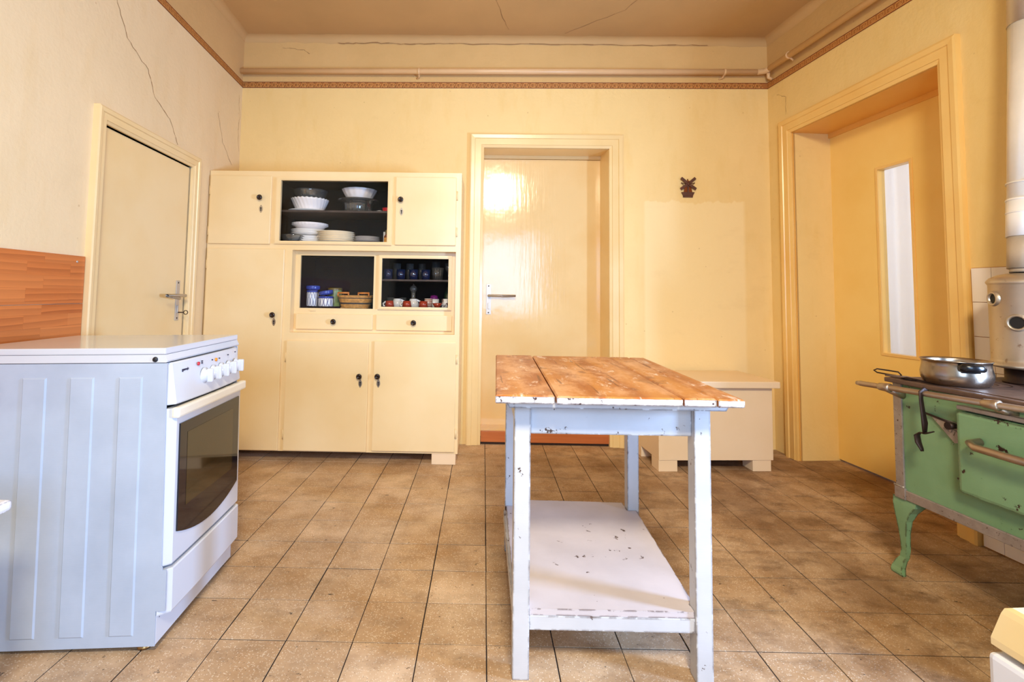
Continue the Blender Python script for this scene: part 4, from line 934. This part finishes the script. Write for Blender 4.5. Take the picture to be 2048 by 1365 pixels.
# ------------------------------------------------------------------ green solid-fuel range (frame: s toward the camera, o = away from wall side i.e. into the room is negative)
RA = math.radians(5); RO = Vector((1.615, 2.04, 0))
rg = thing('kitchen_range', 'old green enamelled solid-fuel range on curved legs by the right wall', 'range', RO, 0)
RM = Matrix(((math.sin(RA), math.cos(RA), 0, 0), (-math.cos(RA), math.sin(RA), 0, 0), (0, 0, 1, 0), (0, 0, 0, 1)))   # local x = toward camera, y = toward wall, z up
RG = lambda: MB(RM)
RL = .82; RDp = .535
RG().box(.022, RL, .0, RDp, .288, .720, .002).build('body', 'green', rg)
m = RG(); m.box(.014, .050, -.006, .03, .300, .720, .003); m.box(.010, .054, -.009, .034, .282, .326, .003); m.tube([(.010, -.008, .329), (.054, -.008, .329)], .004, 8); m.build('corner_post', 'rangetrim', rg)
m = RG(); m.box(.040, RL, -.006, .02, .284, .320, .003); m.build('bottom_trim', 'rangetrim', rg)
# legs
def range_leg(sx, sy, x0, y0):
    m = RG(); n = 14; rows = [(.284, .0, .096, 0, .05), (.262, .0, .090, -.002, .045), (.235, .004, .070, -.003, .036), (.20, .012, .056, -.003, .026), (.15, .021, .050, -.001, .020), (.09, .026, .048, .001, .018), (.062, .022, .046, -.002, .018), (.045, .010, .042, -.008, .018), (.022, .002, .042, -.016, .018), (.010, .004, .050, -.024, .018), (.0, .010, .056, -.027, .016)]
    vs = []
    for z_, a, b, o_, d_ in rows: vs += [(x0+sx*a, y0+sy*o_, z_), (x0+sx*b, y0+sy*o_, z_), (x0+sx*b, y0+sy*(o_+d_), z_), (x0+sx*a, y0+sy*(o_+d_), z_)]
    fs = []
    for i in range(len(rows)-1):
        for e in range(4): fs.append([i*4+e, i*4+(e+1) % 4, (i+1)*4+(e+1) % 4, (i+1)*4+e])
    k = (len(rows)-1)*4; fs += [[0, 1, 2, 3], [k+3, k+2, k+1, k]]; m.add(vs, fs); m.build('leg', 'green', rg)
range_leg(1, 1, -.006, .0); range_leg(-1, 1, RL+.006, .0); range_leg(1, -1, .02, RDp-.0); range_leg(-1, -1, RL, RDp-.0)
# hot plate
m = RG(); m.box(-.006, RL+.02, -.022, RDp+.012, .7205, .738, .004); hp = m.build('hot_plate', 'iron', rg)
m = RG(); m.box(.02, RL, .012, RDp-.03, .7381, .7405, .001); m.build('hob_insert', 'iron', hp)
for c_, rr in (((.17, .20), (.11, .075, .04)), ((.46, .20), (.11, .075, .04))):
    for r_ in rr:
        m = RG(); m.lathe([(r_-.002, .7406), (r_-.001, .7416), (r_+.001, .7416), (r_+.002, .7406)], 40, (c_[0], c_[1], 0)); m.build('hob_ring', 'darkiron', hp)
# rail with sockets
za = .700; zb = .7225
rl = lambda x: za+(zb-za)*(x+.07)/.55
m = RG(); m.tube([(-.095, -.058, rl(-.095)), (-.075, -.058, rl(-.075)), (RL+.02, -.058, rl(RL+.02))], [.008, .0105, .0105], 14); ra = m.build('towel_rail', 'rail', rg)
for x in (.045, .425, .80):
    m = RG(); m.tube([(x-.035, -.058, rl(x-.035)), (x-.030, -.058, rl(x-.03)), (x-.005, -.058, rl(x-.005)), (x+.012, -.058, rl(x+.012)), (x+.016, -.058, rl(x+.016))], [.0105, .0145, .016, .017, .012], 16); m.tube([(x, -.056, rl(x)-.006), (x+.004, -.02, rl(x)-.02), (x+.004, .004, rl(x)-.026)], [.012, .014, .018], 10); m.build('rail_socket', 'rail', ra)
# fire door with bowed top edge and lever
m = RG(); m.box(.285, .715, -.040, .002, .402, .672, .012); fd = m.build('fire_door', 'green', rg)
m = RG(); m.box(.280, .72, -.030, .002, .676, .690, .003); m.build('door_strip', 'rangetrim', rg)
m = RG(); m.tube([(.365, -.042, .590), (.360, -.075, .584), (.385, -.086, .578), (.50, -.090, .578), (.61, -.086, .578), (.635, -.075, .584), (.632, -.042, .590)], [.012, .012, .012, .0125, .012, .012, .012], 12); m.build('door_handle', 'rail', fd)
m = RG(); m.prism([(.168, .628), (.286, .622), (.262, .556), (.250, .552)], -.008, .001, 'Y'); pq = m.build('damper_plate', 'rangetrim', rg)
text('SUT', .026, 'rangetrim', pq, RM @ T(.236, -.0085, .592) @ Matrix.Rotation(math.radians(20), 4, 'Y') @ Matrix.Rotation(PI/2, 4, 'X'), depth=.0012)
m = RG(); m.tube([(.252, -.004, .612), (.252, -.034, .612)], [.010, .013], 14); m.tube([(.150, -.010, .632), (.25, -.010, .618)], .004, 8); m.build('damper_knob', 'darkiron', pq)

# flue: boiler drum, neck, pipe
BX, BY = 2.030, 1.90
bo = thing('flue_boiler', 'silver painted drum-shaped flue heater standing at the back of the range', 'heater', (BX, BY, .7405))
m = MB(); m.lathe([(0, 0), (.085, 0), (.085, .008), (.078, .012), (.078, .052), (.10, .058)], 40); m.build('neck', 'darkiron', bo)
m = MB(); m.lathe([(.10, .056), (.121, .060), (.124, .066), (.121, .074), (.113, .078), (.112, .087), (.112, .364), (.115, .368), (.118, .374), (.116, .380), (.108, .390), (.085, .402), (.060, .408), (0, .408)], 48); drum = m.build('drum', 'alu', bo)
def port(ang, z_, r=.021):
    a = math.radians(ang); d = Vector((math.cos(a), math.sin(a), 0)); s_ = Vector((-math.sin(a), math.cos(a), 0)); Ax = Matrix((s_, Vector((0, 0, 1)), d)).transposed()
    m = MB(); m.lathe([(r, -.01), (r, .004), (r+.004, .008), (r+.009, .006), (r+.012, -.006)], 28, d*.112+Vector((0, 0, z_)), axis=Ax); p_ = m.build('port_ring', 'alu', bo)
    m = MB(); m.lathe([(r, .0), (0, .0)], 28, d*.112+Vector((0, 0, z_)), axis=Ax); m.build('port_hole', 'black', bo)
port(205, .226); port(166, .312, .018)
m = MB(); m.tube([(-.035, -.128, .105), (.04, -.135, .095)], .009, 10, .5); m.build('damper_lever', 'brass', bo)
fp = thing('flue_pipe', 'white and grey enamelled stove pipe rising to the ceiling', 'pipe', (BX, BY, 1.148))
def psec(z0, z1, r, mat, name):
    lean = lambda z_: Vector((max(0, z_-1.15)*.072, max(0, z_-1.15)*.02, z_-1.148))
    m = MB(); m.tube([lean(z0), lean(z1)], r, 32); m.build(name, mat, fp)
psec(1.150, 1.165, .052, 'pipegrey', 'collar'); psec(1.165, 1.285, .059, 'pipegrey', 'pipe_section'); psec(1.285, 1.43, .062, 'pipeband', 'pipe_section'); psec(1.43, 2.12, .059, 'pipewhite', 'pipe_section'); psec(2.12, 2.91, .061, 'alu', 'pipe_section')
for z_ in (1.376, 1.425, 1.49): psec(z_-.003, z_+.003, .0635, 'pipeband' if z_ < 1.45 else 'pipewhite', 'bead_ring')

# stockpot on the hob
pt = thing('stockpot', 'stainless steel pot with black handles standing on the range', 'pot', (1.716, 1.869, .7417), math.radians(-20))
m = MB(); m.lathe([(0, 0), (.118, 0), (.128, .006), (.138, .022), (.140, .040), (.134, .062), (.132, .074), (.135, .082), (.139, .084), (.139, .087), (.134, .087), (.129, .080), (.131, .06), (.136, .04), (.134, .022), (.12, .006), (0, .004)], 64); m.v = [(x*.716, y*.716, z*1.02) for x, y, z in m.v]; m.build('pot_body', 'pot', pt)
for s in (-1, 1):
    m = MB(); m.tube([(-.038, s*.138, .066), (-.040, s*.158, .069), (-.028, s*.170, .070), (.028, s*.170, .070), (.040, s*.158, .069), (.038, s*.138, .066)], .0095, 10, 1.3); m.box(-.036, .036, min(s*.134, s*.144), max(s*.134, s*.144), .050, .072, .003); m.v = [(x*.74, y*.716, z*1.02) for x, y, z in m.v]; m.build('handle', 'bakelite', pt)
# iron tools on the range
hk = thing('hanging_lid_lifter', 'dark iron lid lifter hooked over the rail of the green range', 'tool', RM @ Vector((.19, -.058, .60)) + RO)
m = MB(RM @ T(-.19, .058, -.60)); xx = .196
m.tube([(xx-.002, -.040, .702), (xx-.002, -.046, .718), (xx-.001, -.058, .7245), (xx, -.071, .716), (xx+.002, -.073, .69), (xx+.006, -.072, .645), (xx+.010, -.071, .61), (xx+.008, -.070, .572)], [.008, .009, .0095, .0095, .009, .010, .013, .009], 10, .45)
m.tube([(xx+.040, -.070, .588), (xx+.01, -.070, .574), (xx-.010, -.070, .572), (xx-.022, -.070, .560), (xx-.018, -.070, .536), (xx-.006, -.070, .515), (xx-.004, -.070, .508)], [.005, .007, .006, .012, .012, .008, .006], 10, .45)
m.build('iron_bar', 'darkiron', hk)
pk = thing('ash_scraper', 'iron scraper with a wire loop handle lying on the far end of the range', 'tool', RM @ Vector((.03, .02, .7385)) + RO)
m = MB(RM @ T(-.03, -.02, 0)); m.tube([(-.005, .028, .004), (-.030, .012, .006), (-.056, -.004, .009), (-.068, -.006, .016), (-.066, .006, .022), (-.03, .026, .020), (-.005, .040, .018), (.004, .044, .006)], .0028, 8); m.build('wire_loop', 'darkiron', pk)
m = MB(RM @ T(-.03, -.02, 0)); m.prism([(-.020, -.004), (.06, .0), (.14, .02), (.14, .05), (.02, .052), (-.012, .03)], .001, .006, 'Z'); m.build('blade', 'iron', pk)
lf = thing('poker', 'thin iron poker with a bent grip lying along the front edge of the range', 'tool', RM @ Vector((.11, .0, .7385)) + RO)
m = MB(RM @ T(-.11, 0, 0)); m.tube([(.24, .030, .0035), (.13, .004, .006), (.085, -.012, .010), (.066, -.016, .006), (.070, -.004, .0035), (.12, .022, .0035)], .003, 8); m.build('iron_rod', 'darkiron', lf)

# ------------------------------------------------------------------ low cream appliance bottom right
ap = thing('cream_topped_appliance', 'low white appliance with a cream enamelled top in the near right corner', 'appliance', (1.10, 1.12, 0), math.radians(5))
MB().box(-.018, .60, -.80, .015, .02, .300, .010).build('body', 'appl_white', ap)
m = MB(); vs = []; fs = []
for z_, e in ((.310, -.004), (.316, -.012), (.330, -.012), (.385, .0), (.397, .004), (.402, .012)):
    vs += [(e, -.785+e, z_), (.59-e, -.785+e, z_), (.59-e, -e, z_), (e, -e, z_)]
for i in range(5):
    for k in range(4): fs.append([i*4+k, i*4+(k+1) % 4, (i+1)*4+(k+1) % 4, (i+1)*4+k])
fs += [[3, 2, 1, 0], [20, 21, 22, 23]]; m.add(vs, fs); m.build('lid', 'appl_cream', ap)
MB().box(.030, .56, -.755, -.030, .4022, .4040, .001).build('lid_inset', 'appl_top', ap)
MB().box(.02, .57, -.76, -.02, .300, .310).build('hinge_strip', 'darkiron', ap)
for x in (.03, .52):
    for y in (-.75, -.06): MB().lathe([(0, 0), (.018, 0), (.018, .02), (0, .02)], 14, (x, y, 0)).build('foot', 'darkiron', ap)

# stool whose seat end just shows at the left edge
st = thing('painted_stool', 'chipped white painted stool end poking in at the left edge before the cooker', 'stool', (-1.20, 1.13, 0))
MB().box(-.14, .075, -.10, .10, .508, .534, .009).build('seat', 'stool', st)
for x in (-.11, .03):
    for y in (-.08, .055): MB().box(x, x+.028, y, y+.028, 0, .508, .003).build('leg', 'stool', st)
